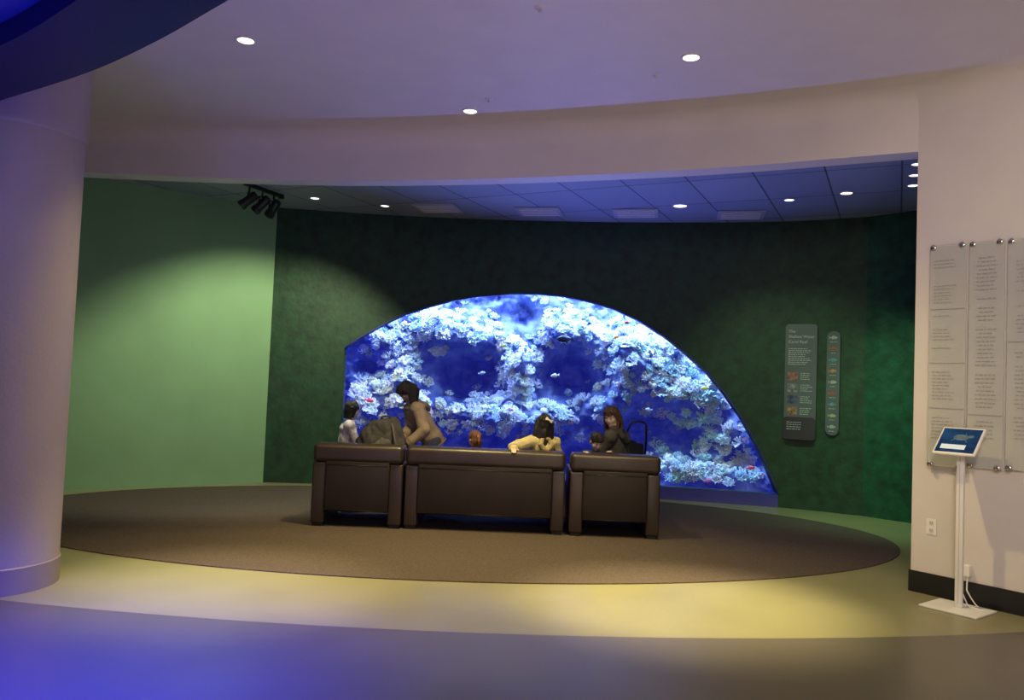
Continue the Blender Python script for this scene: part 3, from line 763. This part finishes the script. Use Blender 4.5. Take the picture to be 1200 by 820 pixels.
def on_plane(px, py, dep):
    Y = 12
    for _ in range(8):
        p = at(px, py, Y); Y = Yb(p.x)+dep
    return p
caves = []; lumps = []
for (px, py, rx, rz_, dp) in [(546, 438, .36, .32, 1.0), (672, 440, .34, .34, 1.0), (616, 364, .24, .22, .45), (470, 540, .6, .16, .35), (620, 537, 1.25, .18, .6), (728, 514, .4, .14, .45), (800, 522, .2, .12, .3), (430, 432, .12, .12, .2)]:
    p = on_plane(px, py, 1.0); caves.append((p.x, p.z, rx, rz_, dp))
for (px, py, rx, rz_, dp) in [(515, 385, .6, .28, .45), (555, 394, .45, .2, .35), (609, 432, .22, .5, .5), (655, 388, .45, .22, .4), (705, 405, .6, .28, .45), (450, 400, .4, .22, .35), (432, 470, .35, .32, .4), (472, 440, .30, .42, .4), (490, 475, .5, .25, .45), (570, 490, .75, .26, .5), (640, 490, .5, .24, .45),
                              (735, 440, .28, .4, .45), (760, 450, .55, .36, .5), (820, 470, .55, .34, .5), (715, 475, .4, .25, .4), (860, 510, .45, .28, .4), (785, 548, .4, .22, .5), (880, 560, .45, .22, .45), (830, 560, .45, .22, .4), (840, 440, .35, .22, .3), (740, 400, .4, .25, .35), (790, 415, .4, .25, .35)]:
    p = on_plane(px, py, .8); lumps.append((p.x, p.z, rx, rz_, dp))
def gs(lst, x, z, k=1.2): return [c[4]*math.exp(-(((x-c[0])/c[2])**2+((z-c[1])/c[3])**2)*k) for c in lst]
def fbm(x, y, z, o=4):
    s = 0; a = 1; f = 1
    for _ in range(o): s += a*noise.noise(V((x*f, y*f, z*f))); a *= .5; f *= 2.1
    return s
def reefdep(x, z):
    d = 1.08+.14*(z-.5)
    if z < .5: d -= .35*(.5-z)/.4
    d -= .22*fbm(x*1.2+3, z*1.7, 1.7, 4)
    d -= .20*abs(fbm(x*4, z*4.5, 5.1, 4))
    lump = noise.voronoi(V((x*3.2, z*3.6, 0)))[0][0]
    d -= .20*max(0, .55-lump)
    cv = sum(min(1, 1.5*g/c[4])*c[4] for g, c in zip(gs(caves, x+.10*fbm(x*3, z*3, 8, 3), z+.10*fbm(x*3, z*3, 2, 3)), caves))
    d += cv; d -= min(.6, sum(gs(lumps, x, z)))
    return min(2.3, max(.36, d))
NX, NZ = 300, 150
bm = B(); g = []
xa, xb = XL-.25, XR+.3
for i in range(NX+1):
    x = xa+(xb-xa)*i/NX; col = []
    for k in range(NZ+1):
        z = .04+3.45*k/NZ
        col.append(bm.verts.new((x, Yb(x)+reefdep(x, z), z)))
    g.append(col)
for i in range(NX):
    for k in range(NZ): bm.faces.new((g[i][k], g[i+1][k], g[i+1][k+1], g[i][k+1]))
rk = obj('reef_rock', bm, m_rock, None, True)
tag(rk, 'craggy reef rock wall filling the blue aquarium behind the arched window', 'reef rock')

def c_branch(upw=.6, n=7, sp=.75):
    bm = B()
    def grow(p, d, L, r, lev):
        q = p+d*L; cyl(bm, p, q, r, r*.75, 6)
        if lev == 0: ell(bm, Matrix.Identity(4), q, (r*.8, r*.8, r*.8), 6, 4); return
        for _ in range(3 if lev > 1 else 2):
            nd = (d+V((random.uniform(-.8, .8), random.uniform(-.8, .8), random.uniform(-.1, upw)))).normalized(); grow(q, nd, L*.74, r*.75, lev-1)
    for a in range(n):
        d = V((math.cos(a*6.28/n)*sp, math.sin(a*6.28/n)*sp, .65)).normalized(); grow(V((0, 0, -.1)), d, .42, .085, 2)
    return bm
def c_plate():
    bm = B()
    for lv in range(3):
        R0 = .95-.22*lv; zo = .25*lv; ox, oy = random.uniform(-.25, .25), random.uniform(-.25, .25); prev = None
        for j in range(5):
            rr = R0*j/4; ring = []
            for k in range(22):
                a = 2*PI*k/22; w = rr*(1+.2*math.sin(3*a+lv)+.1*math.sin(7*a+lv*2))
                ring.append(bm.verts.new((ox+w*math.cos(a), oy+w*math.sin(a), zo+.10*(j/4)**2+.06*math.sin(5*a)*(j/4))))
            if prev:
                for k in range(22): bm.faces.new((prev[k], prev[(k+1) % 22], ring[(k+1) % 22], ring[k]))
            prev = ring
        cyl(bm, (ox, oy, zo-.3), (ox, oy, zo+.03), .14, .25, 8)
    return bm
def c_ball(amp, fr, sub=4, flat=.7):
    bm = B(); bmesh.ops.create_icosphere(bm, subdivisions=sub, radius=.75)
    o = V((random.random()*9, random.random()*9, random.random()*9))
    for v in bm.verts:
        n = v.co.normalized(); k = 1-abs(noise.noise(n*fr+o))*2
        v.co = V((n.x*.85, n.y*.85, n.z*flat))*(1+amp*k)+V((0, 0, .2))
    return bm
def c_knob(n=46, s0=.08, s1=.17):
    bm = B()
    for k in range(n):
        a = random.uniform(0, 2*PI); e = random.uniform(.0, 1.5); r = random.uniform(.45, .8)
        p = V((r*math.cos(a)*math.cos(e), r*math.sin(a)*math.cos(e), r*math.sin(e)*.8)); s = random.uniform(s0, s1)
        ell(bm, align(p*.6, p), (0, 0, .2), (s, s, s*2.2), 7, 6)
    ell(bm, Matrix.Identity(4), (0, 0, 0), (.5, .5, .4), 12, 8)
    return bm
def c_tube():
    bm = B()
    for k in range(11):
        a = k*2.4; r = .12*math.sqrt(k)*1.2; b = V((r*math.cos(a), r*math.sin(a), -.15)); d = V((r*math.cos(a)*.5, r*math.sin(a)*.5, 1)).normalized()
        L = random.uniform(.5, 1.1)
        lathe(bm, [(.07, 0), (.11, L*.6), (.13, L), (.09, L), (.07, L*.7), (0, L*.68)], 9, align(b, d))
    return bm
def c_fan():
    bm = B()
    def grow(p, ang, L, r, lev):
        q = p+V((math.sin(ang)*L, random.uniform(-.03, .03), math.cos(ang)*L)); cyl(bm, p, q, r, r*.7, 5)
        if lev:
            for da in (-.5, 0.05, .5): grow(q, ang+da+random.uniform(-.1, .1), L*.72, r*.7, lev-1)
    grow(V((0, 0, -.15)), 0, .45, .07, 3)
    return bm
kinds = [('branching_coral', c_branch, 'pale branching coral on the reef wall behind the arched window', .34, 1.45),
         ('staghorn_coral', lambda: c_branch(1.2, 9, .45), 'upright bushy staghorn coral on the reef wall behind the arched window', .22, 1.3),
         ('plate_coral', c_plate, 'pale layered plate coral on the reef wall behind the arched window', .04, 1.0),
         ('brain_coral', lambda: c_ball(.16, 5), 'rounded ridged brain coral on the reef wall behind the arched window', .02, .6),
         ('knobby_coral', c_knob, 'knobby clustered coral on the reef wall behind the arched window', .18, 1.25),
         ('cauliflower_coral', lambda: c_knob(80, .06, .11), 'dense cauliflower shaped coral on the reef wall behind the arched window', .11, 1.25),
         ('tube_sponge', c_tube, 'cluster of upright tube sponges on the reef wall behind the arched window', .03, 1.0),
         ('fan_coral', c_fan, 'flat branching fan coral on the reef wall behind the arched window', .06, 1.1)]
cols = [(.80, .84, .86), (.62, .76, .86), (.54, .74, .78), (.70, .70, .88), (.30, .36, .66), (.74, .76, .66), (.80, .42, .34), (.42, .64, .60)]
cmat = [mat('coral_tint', c, .75, .3, 9, .4, 30) for c in cols]
protos = {}
for nme, fn, lb, pr, sc in kinds:
    for v in range(2):
        bm = fn(); bmesh.ops.recalc_face_normals(bm, faces=bm.faces[:])
        me = bpy.data.meshes.new(nme); bm.to_mesh(me); bm.free()
        for p in me.polygons: p.use_smooth = True
        for mi, cm in enumerate(cmat):
            c = me.copy(); c.materials.append(cm); protos[(nme, v, mi)] = c
placed = 0; tries = 0; cnt = {}
while placed < 860 and tries < 70000:
    tries += 1
    x = random.uniform(XL+.02, XR-.1); z = random.uniform(.2, 3.05)
    if z > za(x)+.12: continue
    cv = max(math.exp(-(((x-c[0])/c[2])**2+((z-c[1])/c[3])**2)*1.0) for c in caves)
    lv = max(math.exp(-(((x-c[0])/c[2])**2+((z-c[1])/c[3])**2)*.75) for c in lumps)
    patch = .5+.9*noise.noise(V((x*2.1, z*2.4, 4.4)))
    if random.random() > max(.06*(1-cv), (lv-1.0*cv)*(.45+.75*patch)): continue
    d = reefdep(x, z); e = .06
    nx = (reefdep(x+e, z)-reefdep(x-e, z))/(2*e); nz = (reefdep(x, z+e)-reefdep(x, z-e))/(2*e)
    n = V((nx, -1, nz)).normalized(); u = (n*.8+V((0, -.1, .75))).normalized()
    if n.z < -.25 and random.random() < .5: continue
    w = random.random(); k = 0
    while k < len(kinds)-1 and w > kinds[k][3]: w -= kinds[k][3]; k += 1
    if x > 1.4: mi = random.choice([0, 1, 2, 0, 1, 7, 5, 0])
    elif z > 2.2: mi = random.choice([0, 1, 3, 1, 4, 2, 0, 0])
    else: mi = random.choice([0, 0, 0, 1, 1, 3, 0, 5])
    if random.random() < .012: mi = 6
    nme = kinds[k][0]
    if cnt.get(nme, 0) > 294: continue
    cnt[nme] = cnt.get(nme, 0)+1
    o = bpy.data.objects.new(nme, protos[(nme, random.randint(0, 1), mi)]); COL.objects.link(o)
    s = random.uniform(.06, .13)*kinds[k][4]
    if lv < .3: s *= .75
    s = min(s, (d-.17)/1.35)
    o.location = V((x, Yb(x)+d, z))+u*(.02)
    o.rotation_euler = (align(V((0, 0, 0)), u) @ Matrix.Rotation(random.uniform(0, 6.28), 4, 'Z')).to_euler()
    if nme == 'fan_coral': o.rotation_euler = (random.uniform(-.2, .4), random.uniform(-.3, .3), random.uniform(-.5, .5))
    o.scale = (s, s, s)
    tag(o, kinds[k][2], 'coral' if nme != 'tube_sponge' else 'sponge', nme.replace('_', ' ')+'s on the aquarium reef')
    placed += 1
print('corals', placed, cnt)

# fish
def fish_bm(L):
    bm = B(); prof = [(0, .5), (.05, .46), (.12, .36), (.17, .2), (.18, .05), (.15, -.12), (.09, -.28), (.04, -.38), (0, -.4)]
    mm = Matrix(((0, 0, L, 0), (.45*L, 0, 0, 0), (0, L*1.15, 0, 0), (0, 0, 0, 1)))
    lathe(bm, prof[::-1], 14, mm)
    def fin(pts):
        a = [bm.verts.new(V(p)*L+V((0, .006*L, 0))) for p in pts]; b = [bm.verts.new(V(p)*L-V((0, .006*L, 0))) for p in pts]; n = len(pts)
        bm.faces.new(a); bm.faces.new(b[::-1])
        for k in range(n): bm.faces.new((a[k], b[k], b[(k+1) % n], a[(k+1) % n]))
    fin([(-.36, 0, .03), (-.36, 0, -.03), (-.6, 0, -.2), (-.54, 0, 0), (-.6, 0, .2)])
    fin([(.2, 0, .17), (.05, 0, .29), (-.15, 0, .26), (-.26, 0, .11), (-.05, 0, .16)])
    fin([(.0, 0, -.18), (-.1, 0, -.27), (-.22, 0, -.22), (-.26, 0, -.10)])
    return bm
fm = {}
for n, c in (('navy', (.01, .01, .03)), ('red', (.75, .06, .08)), ('orange', (.9, .35, .04)), ('yellow', (.85, .75, .08)), ('silver', (.6, .75, .85)), ('white', (.9, .9, .85)), ('pink', (.75, .25, .5))):
    fm[n] = mat(n+'_fish', c, .35, .15, 20, emis=c, es=.05)
for (px, py, L, c, f, lb) in [(662, 397, .26, 'navy', -1, 'dark navy fish near the top of the reef, largest of the fish'),
        (433, 469, .13, 'red', 1, 'small red fish near the left edge of the arched window'),
        (491, 470, .11, 'orange', 1, 'small orange fish swimming just above the bending woman'),
        (565, 437, .10, 'silver', 1, 'small silver fish in the dark hollow left of the window middle'),
        (650, 440, .12, 'white', -1, 'small white fish in the dark hollow right of the window middle'),
        (722, 395, .10, 'orange', 1, 'small orange fish among the upper right corals'),
        (735, 378, .09, 'red', -1, 'small red fish under the upper right rim of the arch'),
        (826, 455, .11, 'yellow', -1, 'small yellow fish among the right hand corals'),
        (590, 405, .09, 'yellow', 1, 'small yellow fish above the left dark hollow'),
        (830, 563, .12, 'pink', 1, 'small pink fish low in the tank near the right corner'),
        (880, 548, .11, 'red', 1, 'small red fish low in the tank beside the right corner coral'),
        (760, 480, .11, 'silver', -1, 'small silver fish right of the stroller handle'),
        (598, 480, .10, 'pink', 1, 'small pink fish low in the middle of the tank')]:
    p = on_plane(px, py, .2)
    o = obj('fish', fish_bm(L), fm[c], None, True); o.location = p; o.rotation_euler = (0, random.uniform(-.3, .3), (0 if f > 0 else PI)+random.uniform(-.4, .4))
    tag(o, lb, 'fish')

# ------------------------------------------------------------------ wall signs
m_sign = mat('grey_sign', (.10, .11, .13), .5, .08, 4); m_txt = mat('pale_lettering', (.48, .50, .52), .6, .02, 5); m_signd = mat('dark_sign_foot', (.02, .02, .03), .4, .1, 5)
m_ink = mat('grey_lettering', (.30, .29, .29), .7, .05, 5)
def textobj(name, body, size, m, parent, loc, align_x='LEFT'):
    c = bpy.data.curves.new(name, 'FONT'); c.body = body; c.size = size; c.extrude = .0008; c.align_x = align_x
    o = bpy.data.objects.new('tmp', c); COL.objects.link(o)
    dg = bpy.context.evaluated_depsgraph_get(); dg.update()
    me = bpy.data.meshes.new_from_object(o.evaluated_get(dg)); bpy.data.objects.remove(o)
    me.materials.clear(); me.materials.append(m)
    r = bpy.data.objects.new(name, me); COL.objects.link(r); r.parent = parent; r.location = loc; r.rotation_euler = (PI/2, 0, 0); return r
def rrect(w, h, r, n=6):
    out = []
    for cx_, cz_, a0 in ((w/2-r, h/2-r, 0), (-w/2+r, h/2-r, PI/2), (-w/2+r, -h/2+r, PI), (w/2-r, -h/2+r, 1.5*PI)):
        for k in range(n+1):
            a = a0+PI/2*k/n; out.append((cx_+r*math.cos(a), cz_+r*math.sin(a)))
    return out
def slab(poly, y0, y1, cz=0, cx=0):
    bm = B(); a = [bm.verts.new((p[0]+cx, y0, p[1]+cz)) for p in poly]; b = [bm.verts.new((p[0]+cx, y1, p[1]+cz)) for p in poly]; n = len(poly)
    bm.faces.new(a); bm.faces.new(b[::-1])
    for k in range(n): bm.faces.new((a[k], b[k], b[(k+1) % n], a[(k+1) % n]))
    return bm
def textbars(bm, x0, x1, z, hgt, y, center=False, fill=.9):
    w = (x1-x0)*fill*random.uniform(.65, 1)
    x = (x0+x1)/2-w/2 if center else x0; e = x+w
    while x < e-.004:
        l = min(random.uniform(.012, .04), e-x); box(bm, (x+l/2, y, z), (l, .001, hgt)); x += l+.008
pc = back(937, 447); rz = bslope(pc.x)
pt = back(937, 380); pb = back(937, 515); hS = pt.z-pb.z; wS = .40
t = thing('info_sign', 'tall grey reef information sign with pictures on the dark green wall', 'sign', (pc.x, Yb(pc.x)-.03, (pt.z+pb.z)/2), rz)
obj('panel', slab(rrect(wS, hS, .045), -.012, .012), m_sign, t)
z0 = hS/2
textobj('lettering', 'The', .052, m_txt, t, (-.16, -.0135, z0-.115)); textobj('lettering', 'Shallow Water', .054, m_txt, t, (-.16, -.0135, z0-.185)); textobj('lettering', 'Coral Reef', .054, m_txt, t, (-.16, -.0135, z0-.255))
bm = B()
for k in range(9): textbars(bm, -.16, .17, z0-.33-k*.026, .009, -.0135)
obj('small_print', bm, m_txt, t)
for r_ in range(4):
    bm = B()
    for k in range(4): textbars(bm, .0, .17, z0-.66-r_*.155-k*.026, .008, -.0135)
    obj('caption', bm, m_txt, t)
for r_, c in enumerate([(.28, .10, .08), (.22, .21, .23), (.07, .08, .17), (.32, .17, .10)]):
    pm = mat('sign_picture', c, .5, .8, 22, detail=6)
    for q in range(2 if r_ == 0 else 1):
        obj('picture', slab(rrect(.125 if r_ else .06, .11, .004, 1), -.0145, -.012, z0-.70-r_*.155, -.098+(q*.065-.0325 if r_ == 0 else 0)), pm, t)
bm = slab(rrect(wS, .30, .04), -.05, -.0125, -z0+.15); obj('shelf', bm, m_signd, t)
bm = B()
for k in range(4): textbars(bm, -.16, .1, -z0+.23-k*.03, .008, -.0515)
obj('shelf_lettering', bm, m_txt, t)

pc = back(975, 448); rz = bslope(pc.x); pt = back(975, 388); pb = back(975, 510); hS = pt.z-pb.z
t = thing('species_sign', 'narrow rounded fish identification strip right of the reef sign', 'sign', (pc.x, Yb(pc.x)-.03, (pt.z+pb.z)/2), rz)
obj('panel', slab(rrect(.165, hS, .08, 10), -.012, .012), m_sign, t)
pcs = [(.5, .5, .5), (.55, .12, .08), (.12, .35, .5), (.6, .25, .1), (.5, .48, .4), (.6, .1, .1), (.15, .3, .45), (.55, .5, .3), (.45, .48, .5)]
for k, c in enumerate(pcs):
    pm = mat('fish_picture_ink', tuple(q*.75 for q in c), .5, .3, 30); zz = hS/2-.10-k*(hS-.2)/8
    b2 = fish_bm(.10)
    for v in b2.verts: v.co = V((v.co.x, -.0135+v.co.y*.08, v.co.z*.9+zz+.012))
    obj('fish_picture', b2, pm, t)
    bm = B(); textbars(bm, -.05, .05, hS/2-.145-k*(hS-.2)/8, .007, -.0135, True)
    obj('caption', bm, m_txt, t)

# donor panels on right wall
rzw = math.atan2(dr.y, dr.x)
def onright(px, py):
    d = ray(px, py); n = V((nr.x, nr.y, 0)); o = V((A2.x, A2.y, 0))-V((0, 0, H)); tt = n.dot(o)/n.dot(d)
    return V((0, 0, H))+d*tt
for k, (pa, pb_, py0, py1) in enumerate([(1091, 1134, 288, 547), (1137, 1179, 284, 549), (1182, 1228, 280, 552)]):
    a = onright(pa, (py0+py1)/2); b = onright(pb_, (py0+py1)/2); tp_ = onright((pa+pb_)/2, py0); bt = onright((pa+pb_)/2, py1)
    w = (b-a).length; hS = tp_.z-bt.z; c = (a+b)/2; c.z = (tp_.z+bt.z)/2
    lb = ['leftmost tall frosted text panel with three dividing lines on the white wall', 'middle tall frosted text panel with one dividing line on the white wall', 'rightmost tall frosted text panel cut by the photo edge'][k]
    t = thing('text_panel', lb, 'wall panel', c-V((nr.x, nr.y, 0))*.035, rzw, 'frosted text panels')
    bm = B(); box(bm, (0, 0, 0), (w, .01, hS), .002, 1); obj('panel', bm, M['frost'], t)
    zz = hS/2-.12; lines = {0: (.50, .92, 1.27), 1: (1.3,), 2: (.75,)}[k]
    bm = B(); n = 0
    while zz > -hS/2+.2:
        fr = hS/2-zz
        if any(abs(fr-l) < .05 for l in lines) or random.random() < .16:
            if n: obj('text_block', bm, m_ink, t); bm = B(); n = 0
            zz -= .04; continue
        textbars(bm, -w/2+.03, w/2-.03, zz, .009 if k else .008, -.006, k > 0, .8); n += 1; zz -= .030 if k else .026
    if n: obj('text_block', bm, m_ink, t)
    else: bm.free()
    for l in lines:
        bm = B(); box(bm, (0, -.006, hS/2-l), (w*.94, .002, .007)); obj('divider', bm, m_ink, t)
    for sx in (-1, 1):
        for sz in (-1, 1):
            bm = B(); lathe(bm, [(0, -.03), (.014, -.03), (.02, -.026), (.02, .012), (.014, .014), (.014, .034), (0, .034)], 16, align(V((sx*(w/2-.03), -.0, sz*(hS/2-.012))), V((0, 1, 0))))
            autosm(obj('standoff', bm, M['chrome'], t))
# outlet
c = onright(1092, 617)
t = thing('wall_outlet', 'white double power outlet low on the white wall by the corner', 'power outlet', c-V((nr.x, nr.y, 0))*.003, rzw)
obj('plate', slab(rrect(.075, .12, .008), -.005, .003), M['white'], t)
for z in (.028, -.028):
    s = obj('socket', slab(rrect(.034, .036, .012), -.008, -.005, z), M['rim'], t)
    bm = B(); box(bm, (-.007, -.0085, z+.003), (.003, .001, .011)); box(bm, (.007, -.0085, z+.003), (.003, .001, .009)); cyl(bm, (0, -.0083, z-.009), (0, -.009, z-.009), .003, None, 10)
    obj('slots', bm, M['black'], s)

# tablet kiosk
kb = onz(1122, 714)
rzk = rzw
t = thing('tablet_stand', 'white floor stand holding a tilted tablet beside the white wall', 'tablet stand', (kb.x, kb.y, 0), rzk)
bm = B(); box(bm, (0, 0, .008), (.40, .34, .014), .004); obj('base_plate', bm, M['white'], t)
bm = B(); box(bm, (0, .02, .595), (.052, .03, 1.16), .006); autosm(obj('pole', bm, M['white'], t))
bm = B(); box(bm, (0, .004, .595), (.006, .004, 1.11)); obj('pole_groove', bm, M['rim'], t)
tm = Matrix.Translation((0, -.015, 1.215)) @ Matrix.Rotation(math.radians(-45), 4, 'X')
bm = B(); box(bm, (0, .0, 0), (.30, .022, .27), .010, 3, tm); tb = autosm(obj('tablet', bm, M['white'], t))
bm = B(); box(bm, (0, .02, -.01), (.09, .04, .09), .006, 2, tm); obj('bracket', bm, M['white'], t)
def screen_mat():
    m = bpy.data.materials.new('tablet_screen'); m.use_nodes = True; nt = m.node_tree; N = nt.nodes; L = nt.links; b = N['Principled BSDF']
    tc = N.new('ShaderNodeTexCoord'); nz = N.new('ShaderNodeTexNoise'); nz.inputs['Scale'].default_value = 9; nz.inputs['Detail'].default_value = 5
    L.new(tc.outputs['Object'], nz.inputs['Vector']); cr = N.new('ShaderNodeValToRGB')
    cr.color_ramp.elements[0].color = (.003, .016, .06, 1); cr.color_ramp.elements[1].color = (.008, .055, .15, 1); cr.color_ramp.elements[0].position = .35; cr.color_ramp.elements[1].position = .7
    L.new(nz.outputs['Fac'], cr.inputs[0]); L.new(cr.outputs[0], b.inputs['Base Color']); L.new(cr.outputs[0], b.inputs['Emission Color']); b.inputs['Emission Strength'].default_value = .5
    b.inputs['Roughness'].default_value = .25; b.inputs['Specular IOR Level'].default_value = .2; return m
bm = B(); box(bm, (0, -.0115, 0), (.268, .002, .235), 0, 2, tm); sc = obj('screen', bm, screen_mat(), tb)
m_bar = mat('screen_white', (.6, .68, .75), .4, .03, 5, emis=(.6, .7, .8), es=.3)
bm = B(); box(bm, (-.02, -.0128, -.065), (.17, .001, .045), 0, 2, tm); obj('screen_caption', bm, m_bar, tb)
m_tur = mat('screen_animal', (.05, .10, .14), .4, .6, 40, emis=(.10, .16, .2), es=.25)
bm = B(); ell(bm, tm, (.01, -.0128, .032), (.055, .0012, .03), 20, 8); ell(bm, tm, (.075, -.0128, .045), (.02, .0012, .014), 12, 6)
for p_, q_ in (((.03, .02), (.06, -.012)), ((-.02, .02), (-.05, -.005)), ((.04, .05), (.03, .08))): cap(bm, tm @ V((p_[0], -.0128, p_[1])), tm @ V((q_[0], -.0128, q_[1])), .004, .002, 8)
obj('screen_picture', bm, m_tur, tb, True)
# power cord and adapter
c = onright(1136, 668); pw = c-V((nr.x, nr.y, 0))*.03
t = thing('power_cord', 'white power cord with adapter running from the wall to the tablet stand', 'power cord', pw, rzw)
bm = B(); box(bm, (0, 0, 0), (.045, .05, .085), .008); obj('adapter', bm, M['cable'], t)
loc_k = Matrix.Rotation(-rzw, 3, 'Z') @ (V((kb.x, kb.y, 0))-pw)
zf = -pw.z
bm = B(); tube(bm, crom([V((0, -.0, -.04)), V((.005, -.02, -.12)), V((.02, -.04, zf+.1)), V((.08, -.03, zf+.012)), V((.16, -.06, zf+.006)), V((.2, -.12, zf+.006)), V((.12, -.15, zf+.02)), V((loc_k.x+.05, loc_k.y+.06, zf+.03)), V((loc_k.x+.01, loc_k.y+.045, zf+.12))], 8), .005, 8); obj('cord', bm, M['cable'], t, True)

# ------------------------------------------------------------------ lights
def spot(name, loc, target, W, col, ang, blend=.6, r=.05):
    l = bpy.data.lights.new(name, 'SPOT'); l.energy = W; l.color = col; l.spot_size = math.radians(ang); l.spot_blend = blend; l.shadow_soft_size = r
    o = bpy.data.objects.new(name, l); COL.objects.link(o); o.location = loc
    o.rotation_euler = (V(target)-V(loc)).to_track_quat('-Z', 'Y').to_euler(); return o
def area(name, loc, target, W, col, sx, sy):
    l = bpy.data.lights.new(name, 'AREA'); l.energy = W; l.color = col; l.shape = 'RECTANGLE'; l.size = sx; l.size_y = sy
    o = bpy.data.objects.new(name, l); COL.objects.link(o); o.location = loc
    o.rotation_euler = (V(target)-V(loc)).to_track_quat('-Z', 'Y').to_euler(); return o
warm = (1, .80, .30)
for p, W, a in zip(OL, (280, 650, 380), (90, 90, 118)):
    spot('downlight_lamp', (p.x, p.y, p.z-.03), (p.x, p.y+(.5 if a > 100 else 0), 0), W, warm, a, 1, .06)
for p, W in ((OL[0], 850), (OL[2], 1450)):
    spot('downlight_beam', (p.x, p.y, p.z-.03), (p.x+.05, p.y-.15, 0), W, (1, .84, .42), 42, 1, .04)
# inner wash
spot('green_wall_lamp', (-1.89, 9.03, 3.6), (-3.6, 11.0, .05), 390, (.97, 1, .60), 95, .55, .05)
spot('green_wall_fill', (-2.2, 8.9, 1.6), (-4.8, 10.1, 3.2), 11, (.35, 1, .9), 120, 1, .1)  # added teal fill lifting the upper green wall, no fixture there
spot('wall_wash_lamp', (2.4, 8.6, 3.8), back(935, 550), 160, (.6, 1, .45), 74, 1)
spot('wall_wash_lamp', (3.6, 8.3, 3.8), at(1060, 550, 9.6), 240, (.5, 1, .5), 66, 1)
# tank lamps, plus an added spill outside the glass
for x in (-1.2, .8, 2.6):
    area('tank_lamp', (x, Yb(x)+.36, 3.72), (x, Yb(x)+.85, .6), 205, (.38, .60, 1), 1.6, .3)
area('tank_lamp_blue', (.6, 12.0, 3.74), (.6, 12.1, 0), 360, (.02, .05, 1), 5.0, .5)
spot('tank_spill_fill', (.9, 11.0, .2), (1.2, 8.6, 3.87), 430, (.15, .20, 1), 95, 1, .1)  # added lamp hidden behind the sofas, imitates blue tank spill on the ceiling
# lobby blue + added ambient fills
spot('blue_lamp', (-1.9, 2.2, 2.9), (-2.0, 3.75, 0), 3100, (.02, .03, 1), 60, 1, .1)
spot('soffit_fill_blue', (-3.0, 2.6, 1.5), (-2.6, 4.2, 3.2), 70, (.05, .06, 1), 100, 1, .2)  # added out of view to light the soffit underside
spot('ceiling_fill_violet', (-.6, 2.6, .6), (-1.3, 6.2, 4), 65, (.48, .36, 1), 120, 1, .2)  # added fill that gives the ceiling its lavender cast
spot('ceiling_fill_warm', (1.6, 1.5, .6), (1.6, 5.8, 3.9), 115, (1, .80, .70), 120, 1, .2)  # made-up warm fill for the right side of the ceiling
spot('right_wall_fill', (1.0, 1.2, 3.2), (3.9, 5.3, 1.9), 350, (1, .82, .64), 62, 1, .3)  # added off-view spot brightening the white wall and its panels
area('lobby_fill', (1.2, -2.0, 3.4), (.5, 6, 2.6), 75, (1, .82, .70), 4, 1.0)  # added general fill from behind the camera
w = bpy.data.worlds.new('world'); scene.world = w; w.use_nodes = True
w.node_tree.nodes['Background'].inputs[0].default_value = (.15, .122, .130, 1); w.node_tree.nodes['Background'].inputs[1].default_value = .5
